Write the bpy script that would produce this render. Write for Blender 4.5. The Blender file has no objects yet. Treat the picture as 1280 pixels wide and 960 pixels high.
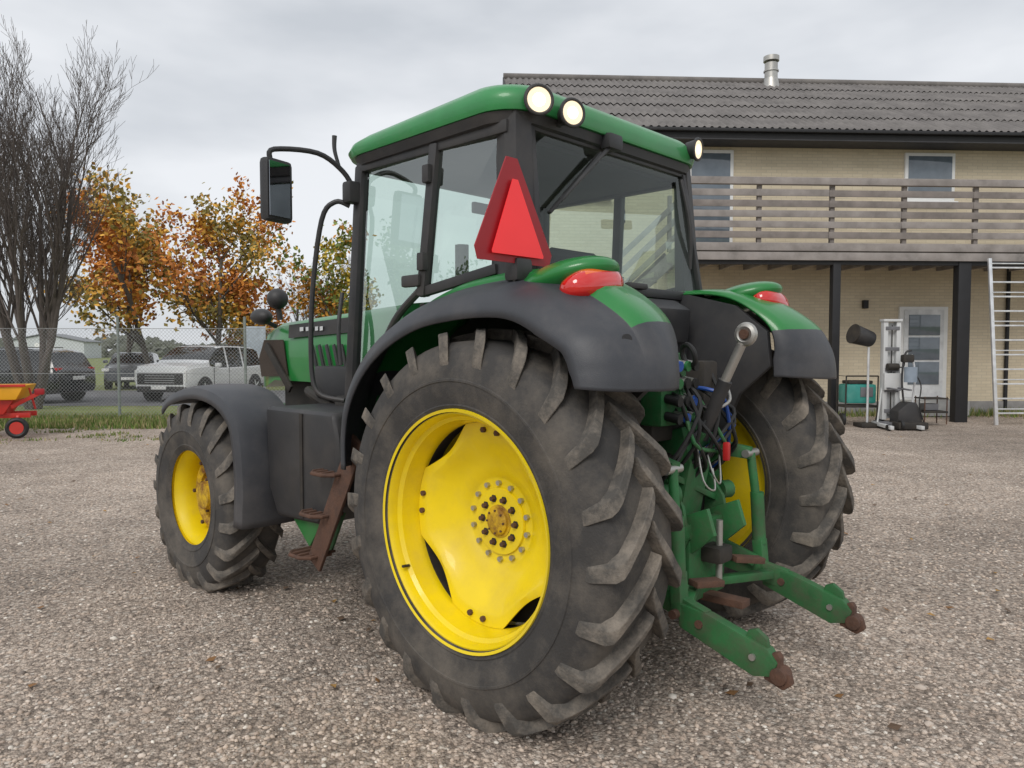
import bpy, bmesh, math, random
from mathutils import Vector, Matrix
import numpy as np
random.seed(7)
scene=bpy.context.scene
# ------------------------------------------------------------------ materials
def N(nt,t,**k):
    n=nt.nodes.new(t)
    for a,b in k.items(): setattr(n,a,b)
    return n
def mat(name,col,rough=.5,metal=0,var=.15,vscale=6,dirt=None,dirt_amt=.4,dscale=3,bump=0,bscale=60,emit=None,es=0,coat=0,spec=.5,lo=.45,hi=.75,low=0):
    m=bpy.data.materials.new(name);m.use_nodes=True;nt=m.node_tree;b=nt.nodes['Principled BSDF']
    tc=N(nt,'ShaderNodeTexCoord')
    n=N(nt,'ShaderNodeTexNoise');n.inputs['Scale'].default_value=vscale;n.inputs['Detail'].default_value=6
    nt.links.new(tc.outputs['Object'],n.inputs['Vector'])
    r=N(nt,'ShaderNodeMapRange');r.inputs[1].default_value=.3;r.inputs[2].default_value=.7
    r.inputs[3].default_value=1-var;r.inputs[4].default_value=1+var
    nt.links.new(n.outputs['Fac'],r.inputs[0])
    mx=N(nt,'ShaderNodeMix',data_type='RGBA',blend_type='MULTIPLY');mx.inputs[0].default_value=1
    mx.inputs[6].default_value=(*col,1);nt.links.new(r.outputs[0],mx.inputs[7])
    out=mx.outputs[2]
    b.inputs['Roughness'].default_value=rough
    if dirt:
        n2=N(nt,'ShaderNodeTexNoise');n2.inputs['Scale'].default_value=dscale;n2.inputs['Detail'].default_value=10;n2.inputs['Roughness'].default_value=.7
        nt.links.new(tc.outputs['Object'],n2.inputs['Vector'])
        r2=N(nt,'ShaderNodeMapRange');r2.inputs[1].default_value=lo;r2.inputs[2].default_value=hi;r2.inputs[4].default_value=dirt_amt
        r2.inputs[3].default_value=dirt_amt*.12
        nt.links.new(n2.outputs['Fac'],r2.inputs[0])
        fac=r2.outputs[0]
        if low:   # splashed mud collecting low on the machine (height in object space)
            sx=N(nt,'ShaderNodeSeparateXYZ');nt.links.new(tc.outputs['Object'],sx.inputs[0])
            rz=N(nt,'ShaderNodeMapRange');rz.inputs[1].default_value=1.5;rz.inputs[2].default_value=.3;rz.inputs[3].default_value=0;rz.inputs[4].default_value=low
            nt.links.new(sx.outputs[2],rz.inputs[0])
            mm=N(nt,'ShaderNodeMath',operation='MULTIPLY');nt.links.new(rz.outputs[0],mm.inputs[0]);nt.links.new(n2.outputs['Fac'],mm.inputs[1])
            aa=N(nt,'ShaderNodeMath',operation='ADD');aa.use_clamp=True;nt.links.new(mm.outputs[0],aa.inputs[0]);nt.links.new(fac,aa.inputs[1]);fac=aa.outputs[0]
        m2=N(nt,'ShaderNodeMix',data_type='RGBA');nt.links.new(fac,m2.inputs[0]);nt.links.new(out,m2.inputs[6]);m2.inputs[7].default_value=(*dirt,1)
        out=m2.outputs[2]
        r3=N(nt,'ShaderNodeMapRange');r3.inputs[3].default_value=rough;r3.inputs[4].default_value=.9;nt.links.new(fac,r3.inputs[0]);nt.links.new(r3.outputs[0],b.inputs['Roughness'])
    nt.links.new(out,b.inputs['Base Color'])
    b.inputs['Metallic'].default_value=metal
    b.inputs['Coat Weight'].default_value=coat
    b.inputs['Specular IOR Level'].default_value=spec
    if bump:
        n3=N(nt,'ShaderNodeTexNoise');n3.inputs['Scale'].default_value=bscale;n3.inputs['Detail'].default_value=4
        nt.links.new(tc.outputs['Object'],n3.inputs['Vector'])
        bp=N(nt,'ShaderNodeBump');bp.inputs['Strength'].default_value=bump;bp.inputs['Distance'].default_value=.01
        nt.links.new(n3.outputs['Fac'],bp.inputs['Height']);nt.links.new(bp.outputs[0],b.inputs['Normal'])
    if emit:
        b.inputs['Emission Color'].default_value=(*emit,1);b.inputs['Emission Strength'].default_value=es
    return m
DUST=(.24,.20,.16); RUST=(.16,.055,.02)
M={}
M['green']=mat('green_paint',(.012,.20,.038),.28,dirt=(.10,.14,.07),dirt_amt=.22,coat=.3,var=.08,low=.25)
M['greenr']=mat('roof_green',(.025,.24,.065),.36,dirt=(.16,.24,.14),dirt_amt=.35,dscale=2,coat=.25,var=.10)  # paler than the body green: faded top plus sky reflection put into the colour
M['greend']=mat('green_dull',(.014,.155,.042),.5,dirt=(.095,.08,.055),dirt_amt=.6,dscale=11,var=.3,bump=.15,low=.35)
M['yellow']=mat('yellow_paint',(.90,.68,.0),.32,dirt=(.48,.33,.10),dirt_amt=.38,dscale=4,var=.05,coat=.2)
M['yellowr']=mat('yellow_rusty',(.74,.48,.01),.5,dirt=RUST,dirt_amt=1.0,dscale=9,var=.1,lo=.40,hi=.62)
M['rust']=mat('rust',(.12,.06,.038),.85,dirt=(.05,.035,.03),dirt_amt=.8,dscale=14,bump=.4)
M['black']=mat('black_plastic',(.022,.023,.026),.5,dirt=DUST,dirt_amt=.16,dscale=2.5,bump=.1,bscale=300,low=.10)
M['fender']=mat('fender_plastic',(.040,.044,.053),.45,dirt=DUST,dirt_amt=.18,dscale=3,bump=.12,bscale=250,low=.12)
M['dark']=mat('dark_metal',(.022,.02,.018),.7,dirt=(.09,.07,.05),dirt_amt=.5,dscale=6)
M['rubber']=mat('rubber_side',(.030,.030,.031),.78,dirt=(.21,.18,.145),dirt_amt=.68,dscale=3.2,bump=.25,bscale=120,var=.2,lo=.42,hi=.72)
M['lug']=mat('rubber_lug',(.052,.050,.047),.88,dirt=(.28,.24,.195),dirt_amt=.9,dscale=8,bump=.45,bscale=90,lo=.42,hi=.70)
M['red']=mat('red_reflector',(.85,.03,.035),.4,var=.05,emit=(1,.04,.04),es=.20)  # sign centre with a faint added glow to brighten it; not a lamp
M['redd']=mat('red_border',(.33,.008,.014),.45,var=.08)
M['lens']=mat('red_lens',(.62,.012,.008),.10,coat=1,var=.05)
M['lenso']=mat('orange_lens',(.80,.13,.01),.10,coat=1,var=.05)
M['steel']=mat('steel',(.50,.49,.46),.4,metal=.8,dirt=(.2,.17,.14),dirt_amt=.4)
M['alu']=mat('aluminium',(.70,.71,.72),.38,metal=.6)
M['white']=mat('white_paint',(.80,.80,.78),.4,var=.04)
M['lamp']=mat('lamp_lens',(.9,.85,.7),.2,emit=(1,.84,.52),es=5)
M['lampr']=mat('lamp_reflector',(.8,.75,.65),.25,metal=.5,emit=(1,.72,.35),es=.8)
M['seat']=mat('seat_fabric',(.035,.037,.04),.9)
M['grille']=mat('grille_mesh',(.05,.035,.025),.8,bump=.6,bscale=200)
M['hose_r']=mat('hose_red',(.45,.02,.02),.4);M['hose_b']=mat('hose_blue',(.02,.08,.35),.4)
M['hoset']=mat('rubber_hose',(.015,.015,.015),.55)
def glassmat(name,tint,base=.05):
    m=bpy.data.materials.new(name);m.use_nodes=True;nt=m.node_tree;nt.nodes.clear()
    o=N(nt,'ShaderNodeOutputMaterial');t=N(nt,'ShaderNodeBsdfTransparent');t.inputs[0].default_value=(*tint,1)
    g=N(nt,'ShaderNodeBsdfGlossy');g.inputs['Roughness'].default_value=.01;g.inputs['Color'].default_value=(.95,1,.98,1)
    f=N(nt,'ShaderNodeLayerWeight');f.inputs[0].default_value=.5
    p=N(nt,'ShaderNodeMath',operation='POWER');p.inputs[1].default_value=5;nt.links.new(f.outputs['Facing'],p.inputs[0])
    mx=N(nt,'ShaderNodeMixShader');a=N(nt,'ShaderNodeMath',operation='ADD');a.inputs[1].default_value=base;a.use_clamp=True
    nt.links.new(p.outputs[0],a.inputs[0]);nt.links.new(a.outputs[0],mx.inputs[0]);nt.links.new(t.outputs[0],mx.inputs[1]);nt.links.new(g.outputs[0],mx.inputs[2]);nt.links.new(mx.outputs[0],o.inputs[0])
    return m
M['glass']=glassmat('cab_glass',(.88,.94,.91),.05)
M['glasss']=glassmat('cab_side_glass',(.66,.78,.72),.22)
M['winglass']=mat('window_glass',(.12,.15,.18),.05,spec=1,var=.1)
M['carglass']=mat('car_glass',(.012,.014,.016),.05,spec=.8)
# ------------------------------------------------------------------ mesh helpers
PARENT=[None]
def empty(name,loc=(0,0,0),rz=0):
    e=bpy.data.objects.new(name,None);e.location=loc;e.rotation_euler=(0,0,rz);bpy.context.collection.objects.link(e);return e
def mk(name,verts,faces,mats,idx=None,ang=35,bevel=0,seg=2):
    me=bpy.data.meshes.new(name);me.from_pydata([tuple(v) for v in verts],[],faces)
    if not isinstance(mats,(list,tuple)): mats=[mats]
    for m in mats: me.materials.append(m)
    if idx is not None: me.polygons.foreach_set('material_index',idx)
    bm=bmesh.new();bm.from_mesh(me)
    bmesh.ops.recalc_face_normals(bm,faces=bm.faces)
    if bevel>0:
        es=[e for e in bm.edges if len(e.link_faces)==2 and e.calc_face_angle(0)>math.radians(30)]
        try: bmesh.ops.bevel(bm,geom=es,offset=bevel,segments=seg,affect='EDGES',profile=.6,clamp_overlap=True)
        except Exception as ex: print(ex)
    bm.to_mesh(me);bm.free()
    if ang>0:
        me.polygons.foreach_set('use_smooth',[True]*len(me.polygons))
        me.set_sharp_from_angle(angle=math.radians(ang))
    ob=bpy.data.objects.new(name,me);bpy.context.collection.objects.link(ob)
    if PARENT[0]: ob.parent=PARENT[0]
    return ob
def box(name,c,s,m,bevel=.006,rot=None):
    v=[]
    for dx in(-.5,.5):
        for dy in(-.5,.5):
            for dz in(-.5,.5):
                p=Vector((dx*s[0],dy*s[1],dz*s[2]))
                if rot: p=Matrix.Rotation(rot[2],3,'Z')@Matrix.Rotation(rot[1],3,'Y')@Matrix.Rotation(rot[0],3,'X')@p
                v.append(p+Vector(c))
    f=[(0,1,3,2),(4,6,7,5),(0,4,5,1),(2,3,7,6),(0,2,6,4),(1,5,7,3)]
    return mk(name,v,f,m,bevel=bevel)
def bar(name,p1,p2,w,h,m,up=(0,0,1),bevel=.005,w2=None,h2=None):
    p1=Vector(p1);p2=Vector(p2);d=(p2-p1).normalized();u=Vector(up)
    if abs(d.dot(u))>.98:u=Vector((0,1,0))
    s=d.cross(u).normalized();u=s.cross(d).normalized();w2=w2 or w;h2=h2 or h
    v=[p1-s*w/2-u*h/2,p1+s*w/2-u*h/2,p1+s*w/2+u*h/2,p1-s*w/2+u*h/2,p2-s*w2/2-u*h2/2,p2+s*w2/2-u*h2/2,p2+s*w2/2+u*h2/2,p2-s*w2/2+u*h2/2]
    return mk(name,v,[(0,1,2,3),(7,6,5,4),(0,4,5,1),(1,5,6,2),(2,6,7,3),(3,7,4,0)],m,bevel=bevel)
def prism(name,pts,x0,x1,m,bevel=.01,axis='x',seg=2):
    n=len(pts);v=[]
    for x in(x0,x1):
        for a,b in pts:
            v.append((x,a,b) if axis=='x' else ((a,x,b) if axis=='y' else (a,b,x)))
    f=[tuple(range(n)),tuple(range(2*n-1,n-1,-1))]+[(i,(i+1)%n,n+(i+1)%n,n+i) for i in range(n)]
    return mk(name,v,f,m,bevel=bevel,seg=seg)
def panel(name,pts,m,t=.006,bevel=0):
    pts=[Vector(p) for p in pts];n=(pts[1]-pts[0]).cross(pts[2]-pts[0]).normalized();k=len(pts)
    v=pts+[p+n*t for p in pts]
    f=[tuple(range(k)),tuple(range(2*k-1,k-1,-1))]+[(i,(i+1)%k,k+(i+1)%k,k+i) for i in range(k)]
    return mk(name,v,f,m,bevel=bevel)
def pane(name,pts,m):
    return mk(name,pts,[tuple(range(len(pts)))],m,ang=0)
def frames(pts):
    T=[]
    for i in range(len(pts)):
        a=pts[max(0,i-1)];b=pts[min(len(pts)-1,i+1)];T.append((b-a).normalized())
    u=Vector((0,0,1)) if abs(T[0].z)<.9 else Vector((1,0,0))
    out=[]
    for t in T:
        s=t.cross(u).normalized();u=s.cross(t).normalized();out.append((s,u))
    return out
def smoothpts(pts,k=5):
    P=[Vector(p) for p in pts];out=[]
    for i in range(len(P)-1):
        p0=P[max(0,i-1)];p1=P[i];p2=P[i+1];p3=P[min(len(P)-1,i+2)]
        for j in range(k):
            t=j/k;out.append(.5*((2*p1)+(p2-p0)*t+(2*p0-5*p1+4*p2-p3)*t*t+(3*p1-p0-3*p2+p3)*t**3))
    out.append(P[-1]);return out
def tube(name,pts,r,m,n=10,smooth=5,r2=None):
    P=smoothpts(pts,smooth) if smooth>1 and len(pts)>2 else [Vector(p) for p in pts]
    F=frames(P);v=[];f=[]
    for i,(p,(s,u)) in enumerate(zip(P,F)):
        rr=r if r2 is None else r+(r2-r)*i/(len(P)-1)
        for k in range(n):
            a=2*math.pi*k/n;v.append(p+s*math.cos(a)*rr+u*math.sin(a)*rr)
    for i in range(len(P)-1):
        for k in range(n): f.append((i*n+k,i*n+(k+1)%n,(i+1)*n+(k+1)%n,(i+1)*n+k))
    f.append(tuple(range(n)));f.append(tuple(range(len(P)*n-1,(len(P)-1)*n-1,-1)))
    return mk(name,v,f,m)
def cyl(name,p1,p2,r,m,n=20,bevel=0,r2=None):
    P=[Vector(p1),Vector(p2)];F=frames(P);v=[]
    for p,(s,u),rr in zip(P,F,(r,r2 or r)):
        for k in range(n):
            a=2*math.pi*k/n;v.append(p+s*math.cos(a)*rr+u*math.sin(a)*rr)
    f=[(k,(k+1)%n,n+(k+1)%n,n+k) for k in range(n)]+[tuple(range(n)),tuple(range(2*n-1,n-1,-1))]
    return mk(name,v,f,m,bevel=bevel)
def lathe(name,prof,c,m,n=96,idx=None,ang=35,cap=False):
    v=[];f=[]
    for x,r in prof:
        for k in range(n):
            a=2*math.pi*k/n;v.append((c[0]+x,c[1]+r*math.cos(a),c[2]+r*math.sin(a)))
    ii=[]
    for i in range(len(prof)-1):
        for k in range(n):
            f.append((i*n+k,i*n+(k+1)%n,(i+1)*n+(k+1)%n,(i+1)*n+k))
            if idx: ii.append(idx[i])
    if cap:
        f.append(tuple(range((len(prof)-1)*n,len(prof)*n)))
        if idx: ii.append(idx[-1])
    return mk(name,v,f,m,ii if idx else None,ang=ang)
def ell(name,c,s,m,n=24,idxf=None,rot=None,pw=1.0):
    bm=bmesh.new();bmesh.ops.create_uvsphere(bm,u_segments=n,v_segments=n//2,radius=1)
    R=Matrix.Identity(3)
    if rot: R=Matrix.Rotation(rot[2],3,'Z')@Matrix.Rotation(rot[1],3,'Y')@Matrix.Rotation(rot[0],3,'X')
    bm.verts.ensure_lookup_table()
    g=lambda t:math.copysign(abs(t)**pw,t)
    v=[R@Vector((g(q.co.x)*s[0],g(q.co.y)*s[1],g(q.co.z)*s[2]))+Vector(c) for q in bm.verts]
    f=[tuple(a.index for a in h.verts) for h in bm.faces];ii=None
    if idxf: ii=[idxf(h.calc_center_median()) for h in bm.faces]
    bm.free();return mk(name,v,f,m,ii,ang=60)
# ------------------------------------------------------------------ world / light / camera
w=bpy.data.worlds.new("World");scene.world=w;w.use_nodes=True;nt=w.node_tree
bg=nt.nodes['Background'];bg.inputs[1].default_value=.125
sky=N(nt,'ShaderNodeTexSky',sky_type='NISHITA');sky.sun_disc=False;sky.sun_elevation=math.radians(42);sky.sun_rotation=math.radians(200)
tc=N(nt,'ShaderNodeTexCoord');mp=N(nt,'ShaderNodeMapping');mp.inputs['Scale'].default_value=(1.1,1.1,3.2)
n1=N(nt,'ShaderNodeTexNoise');n1.inputs['Scale'].default_value=1.7;n1.inputs['Detail'].default_value=5;n1.inputs['Roughness'].default_value=.5
nt.links.new(tc.outputs['Generated'],mp.inputs[0]);nt.links.new(mp.outputs[0],n1.inputs['Vector'])
cr=N(nt,'ShaderNodeValToRGB');cr.color_ramp.elements[0].position=.36;cr.color_ramp.elements[0].color=(4.9,5.15,5.5,1);cr.color_ramp.elements[1].position=.60;cr.color_ramp.elements[1].color=(7.1,7.25,7.5,1)
nt.links.new(n1.outputs['Fac'],cr.inputs[0])
mx=N(nt,'ShaderNodeMix',data_type='RGBA');mx.inputs[0].default_value=.94
nt.links.new(sky.outputs[0],mx.inputs[6]);nt.links.new(cr.outputs[0],mx.inputs[7]);nt.links.new(mx.outputs[2],bg.inputs[0])
sun=bpy.data.lights.new("sun",'SUN');sun.energy=1.5;sun.angle=math.radians(25);sun.color=(1,.96,.91)
so=bpy.data.objects.new("sun",sun);bpy.context.collection.objects.link(so)
so.rotation_euler=(math.radians(48),0,math.radians(-20))
cam=bpy.data.cameras.new("camera");co=bpy.data.objects.new("camera",cam);bpy.context.collection.objects.link(co);scene.camera=co
cam.sensor_width=36;cam.lens=930.36/1280*36;cam.clip_end=2000
co.location=(0,0,1.5814);co.rotation_euler=(math.radians(90-2.585),0,0)
scene.view_settings.view_transform='Standard';scene.view_settings.look='None';scene.view_settings.exposure=0
# ------------------------------------------------------------------ TRACTOR
T=empty('tractor',(.5495,3.9047,0),math.radians(46.15));PARENT[0]=T
def tyre(name,c,R,w,rr,Nl,lh,side_bulge=.035):
    b=w+side_bulge;h=R-lh
    half=[(-w+.005,rr-.01),(-w-.012,rr+.02),(-w-.016,rr+.028),(-w-.013,rr+.034),(-b+.005,rr+(h-rr)*.3),(-b,rr+(h-rr)*.42),(-b-.004,rr+(h-rr)*.43),(-b-.004,rr+(h-rr)*.46),(-b+.001,rr+(h-rr)*.47),(-b+.004,rr+(h-rr)*.57),(-b+.012,rr+(h-rr)*.7),(-w+.0,h-.03),(-w*.85,h-.008),(-w*.45,h)]
    prof=half+[(0,h+.003)]+[(-a,r) for a,r in reversed(half)]
    lathe(name+'_carcass',prof,c,M['rubber'],n=96)
    V=[];F=[]
    U=[0,.12,.3,.5,.7,.86,.97,1.06,1.16]
    rj=random.Random(len(name))
    for s in(-1,1):
        for k in range(Nl):
            a0=2*math.pi*(k+(.5 if s>0 else 0))/Nl+rj.uniform(-.005,.005);base=len(V)
            for j,u in enumerate(U):
                x=-.018+(w+.014)*min(u,1.0)+ (0 if u<=1 else (u-1)*.17)
                da=(w*1.25/R)*(u**.85)
                a=a0+da
                wob=rj.uniform(-.002,.002)
                rb=h-.012 if u<.9 else h-.03-(u-.9)*.35
                rt=(R-.010*u*u if u<.9 else (R-.014 if u<1 else (R-.036 if u<1.1 else h-.085)))+wob
                hb=(.037-.002*u+wob)/R;ht=(.025+.006*u+wob)/R
                if j==0: hb*=.8;ht*=.8
                xt=x if u<1.1 else x+.006
                for (aa,r,xx) in((a-hb,rb,x),(a-ht,rt,xt),(a+ht,rt,xt),(a+hb,rb,x)):
                    V.append((c[0]+s*xx,c[1]+r*math.cos(aa),c[2]+r*math.sin(aa)))
            for j in range(len(U)-1):
                q=base+4*j
                for e in range(3): F.append((q+e,q+e+1,q+e+5,q+e+4))
            F.append((base,base+1,base+2,base+3));q=base+4*(len(U)-1);F.append((q+3,q+2,q+1,q))
    mk(name+'_lugs',V,F,M['lug'],ang=40,bevel=.003,seg=1)
def bolts(name,c,x,r,n,br,L,m,s,off=0):
    V=[];F=[]
    for k in range(n):
        a=off+2*math.pi*k/n;cy=c[1]+r*math.cos(a);cz=c[2]+r*math.sin(a);b=len(V)
        for xx in(x,x+s*L):
            for j in range(6):
                t=math.pi/3*j;V.append((xx,cy+br*math.cos(t),cz+br*math.sin(t)))
        F+= [(b+j,b+(j+1)%6,b+6+(j+1)%6,b+6+j) for j in range(6)]+[tuple(range(b+6,b+12))]
    mk(name,V,F,m,ang=20)
def rear_wheel(nm,s):
    c=(s*.91,0,.8245)
    tyre(nm+'_tyre',c,.852,.204,.50,22,.05)
    xo=s*1.127
    pr=[(0,.500),(0.004,.512),(-.008,.515),(-.016,.508),(-.012,.492),(-.03,.482),(-.055,.478),(-.07,.462),(-.13,.452),(-.145,.447),(-.172,.447),(-.25,.455),(-.37,.455),(-.385,.478),(-.41,.485),(-.425,.508),(-.435,.512)]
    lathe(nm+'_rim',[(s*x,r) for x,r in pr],(xo,0,c[2]),[M['yellow'],M['dark']],idx=[0]*10+[1 if s<0 else 0]+[0]*5)  # left barrel band coloured dark to paint the shade in the open slots
    lathe(nm+'_backing_disc',[(s*-.285,.452),(s*-.285,.05)],(xo,0,c[2]),M['dark'] if s<0 else M['yellow'],n=48)  # left: added dark disc painting the shade behind the slots; right: yellow inner face
    n=144;V=[];F=[]
    rad=[(0.0,.262),(.185,.262),(.198,.258),(.205,.250),(.25,.236),(.30,.212),(.35,.182),(.385,.165),(.40,.160)]
    ph=math.radians(6)
    for r,d in rad+[('o',.158),('o2',.172)]:
        for k in range(n):
            a=2*math.pi*k/n;cc=math.cos(4*(a-ph))
            ro=.4455 if cc>.05 else .4455-.062*(max(0,-cc+.05)**.8)
            if r=='o': R_=ro;dd=d+.012*max(0,-cc)
            elif r=='o2': R_=ro-.002;dd=d+.012*max(0,-cc)
            else: R_=r if r<.3 else .3+(r-.3)*(ro-.3)/(.4455-.3)
            if r not in('o','o2'): dd=d
            V.append((xo-s*dd,R_*math.cos(a),c[2]+R_*math.sin(a)))
    for i in range(len(rad)+1):
        for k in range(n): F.append((i*n+k,i*n+(k+1)%n,(i+1)*n+(k+1)%n,(i+1)*n+k))
    mk(nm+'_disc',V,F,M['yellow'],ang=50)
    x=xo-s*.261
    bolts(nm+'_outer_bolts',c,x,.170,14,.0125,.016,M['steel'],s,.2)
    lathe(nm+'_plate_step',[(0,.150),(s*.010,.147),(s*.010,.02)],(x,0,c[2]),M['yellow'],n=64)
    bolts(nm+'_stud_holes',c,x,.102,10,.018,.013,M['dark'],s)
    bolts(nm+'_hub_nuts',c,x,.102,10,.011,.030,M['rust'],s)
    for q in range(4):
        for e in(-.10,.10): bolts(nm+'_lug_bolt%d%d'%(q,e>0),c,xo-s*.160,.415,1,.013,.016,M['rust'],s,ph+q*math.pi/2+e)
    lathe(nm+'_hubcap',[(0,.062),(s*.026,.06),(s*.034,.052),(s*.038,.03),(s*.038,.001)],(x,0,c[2]),M['yellowr'],n=40,cap=True)
    lathe(nm+'_hubring',[(0,.075),(s*.014,.073),(s*.015,.06)],(x,0,c[2]),M['yellowr'],n=40)
    bolts(nm+'_hubcap_bolts',c,x+s*.032,.05,8,.005,.008,M['rust'],s)
    cyl(nm+'_valve',(xo-s*.06,.40,c[2]-.24),(xo-s*.02,.395,c[2]-.235),.007,M['dark'],8)
rear_wheel('rear_wheel_left',-1);rear_wheel('rear_wheel_right',1)
def front_wheel(nm,s):
    c=(s*.955,2.656,.6)
    tyre(nm+'_tyre',c,.645,.178,.325,19,.04,.03)
    xo=s*(.955+.165)
    pr=[(0,.325),(.003,.337),(-.008,.34),(-.014,.332),(-.012,.318),(-.035,.312),(-.05,.30),(-.12,.288),(-.24,.288)]
    lathe(nm+'_rim',[(s*x,r) for x,r in pr],(xo,c[1],c[2]),M['yellow'],n=80)
    lathe(nm+'_disc',[(-s*.17,.287),(-s*.165,.25),(-s*.13,.235),(-s*.115,.2),(-s*.13,.165),(-s*.18,.155),(-s*.185,.09)],(xo,c[1],c[2]),M['yellowr'],n=80)
    lathe(nm+'_hub',[(-s*.185,.13),(-s*.12,.12),(-s*.11,.10),(-s*.07,.09),(-s*.065,.001)],(xo,c[1],c[2]),M['yellowr'],n=40)
    bolts(nm+'_bolts',c,xo-s*.115,.105,8,.012,.018,M['rust'],s)
    bolts(nm+'_disc_bolts',c,xo-s*.13,.235,6,.014,.018,M['rust'],s)
front_wheel('front_wheel_left',-1);front_wheel('front_wheel_right',1)
# chassis
prism('transmission',[(-.42,.62),(-.42,1.08),(.3,1.22),(1.2,1.1),(2.0,1.1),(2.0,.62),(1.2,.5),(0,.48)],-.27,.27,M['dark'],.03)
cyl('rear_axle_housing',(-.72,0,.8245),(.84,0,.8245),.13,M['greend'],24)
cyl('axle_flange_left',(-.74,0,.8245),(-.66,0,.8245),.19,M['greend'],24);cyl('axle_flange_right',(.72,0,.8245),(.80,0,.8245),.19,M['greend'],24)
prism('front_frame',[(1.9,.75),(1.9,1.1),(3.1,1.1),(3.15,.85),(2.9,.72)],-.22,.22,M['greend'],.02)
bar('front_axle',(-.75,2.656,.6),(.75,2.656,.6),.18,.16,M['greend'])
cyl('front_hub_left',(-.93,2.656,.6),(-.7,2.656,.6),.14,M['greend']);cyl('front_hub_right',(.93,2.656,.6),(.7,2.656,.6),.14,M['greend'])
prism('front_weights',[(3.1,.75),(3.1,1.15),(3.3,1.15),(3.38,1.0),(3.35,.75)],-.3,.3,M['greend'],.02)
prism('engine_block',[(1.5,.8),(1.5,1.35),(3.0,1.35),(3.0,.9)],-.24,.24,M['dark'],.02)
ys=[1.28,1.6,2.0,2.5,2.85,3.05,3.17,3.23]
rings=[]
for y in ys:
    t=(y-1.28)/1.95
    zt=1.88-.10*t-(.03 if y>3.0 else 0)-(.07 if y>3.1 else 0)-(.12 if y>3.2 else 0)
    w_=.43-.03*t-(.03 if y>3.0 else 0)-(.05 if y>3.1 else 0)-(.06 if y>3.2 else 0)
    zb=1.36 if y<3 else 1.30+(.1 if y>3.2 else 0)
    half=[(w_*.99,zb),(w_,zb+.2),(w_*.99,zt-.16),(w_*.93,zt-.06),(w_*.78,zt-.012),(w_*.4,zt+.005)]
    rings.append([(-a,y,z) for a,z in half]+[(a,y,z) for a,z in reversed(half)])
def loft(name,rings,m,idx=None,cap=True,closed=True,ang=35):
    n=len(rings[0]);v=[p for r in rings for p in r];f=[];ii=[]
    for i in range(len(rings)-1):
        for k in range(n if closed else n-1):
            f.append((i*n+k,i*n+(k+1)%n,(i+1)*n+(k+1)%n,(i+1)*n+k))
            ii.append(idx(i,k) if idx else 0)
    if cap:
        f.append(tuple(range(n)));f.append(tuple(range(len(rings)*n-1,(len(rings)-1)*n-1,-1)));ii+=[0,0]
    return mk(name,v,f,m,ii,ang=ang)
loft('hood',rings,M['green'],ang=50)
for s in(-1,1):
    sd='_left' if s<0 else '_right'
    panel('hood_grille'+sd,[(s*.418,2.62,1.40),(s*.418,2.68,1.66),(s*.408,2.98,1.66),(s*.400,3.08,1.52),(s*.402,3.04,1.38)],M['grille'],.006)
    panel('hood_decal'+sd,[(s*.425,1.75,1.70),(s*.425,1.75,1.80),(s*.412,2.6,1.765),(s*.418,2.6,1.67)],M['black'],.006)
    for k in range(6): bar('hood_vent%d'%k+sd,(s*.436,1.75+k*.09,1.44),(s*.432,1.82+k*.09,1.62),.012,.03,M['black'],up=(0,1,0))
    for q,(a,b) in enumerate(((2.12,2.16),(2.18,2.22),(2.24,2.28),(2.30,2.34),(2.37,2.42))): panel('hood_number%d'%q+sd,[(s*.436,a,1.718),(s*.436,a,1.746),(s*.434,b,1.744),(s*.434,b,1.716)],M['alu'],.003)
box('battery_box',(-.47,1.75,1.38),(.2,.55,.2),M['black'],.02)
box('air_box',(-.5,1.5,1.15),(.25,.4,.3),M['dark'],.02)
tube('intake_pipe',[(-.44,2.3,1.3),(-.52,2.1,1.28),(-.5,1.9,1.2)],.035,M['dark'])
bar('cowl_brace',(-.44,2.55,1.30),(-.44,2.9,1.62),.02,.06,M['dark'],up=(0,1,0))
ell('work_lamp_ball',(-.5,2.61,1.95),(.075,.075,.075),M['black']);cyl('work_lamp_stem',(-.48,2.61,1.8),(-.5,2.61,1.92),.02,M['black'])
ell('hood_lamp',(-.5,2.85,1.83),(.07,.11,.06),M['black']);bar('hood_lamp_bracket',(-.38,2.85,1.76),(-.48,2.85,1.8),.03,.03,M['black'])
cyl('exhaust_pipe',(.5,1.75,1.3),(.5,1.75,2.35),.05,M['dark'])
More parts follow.
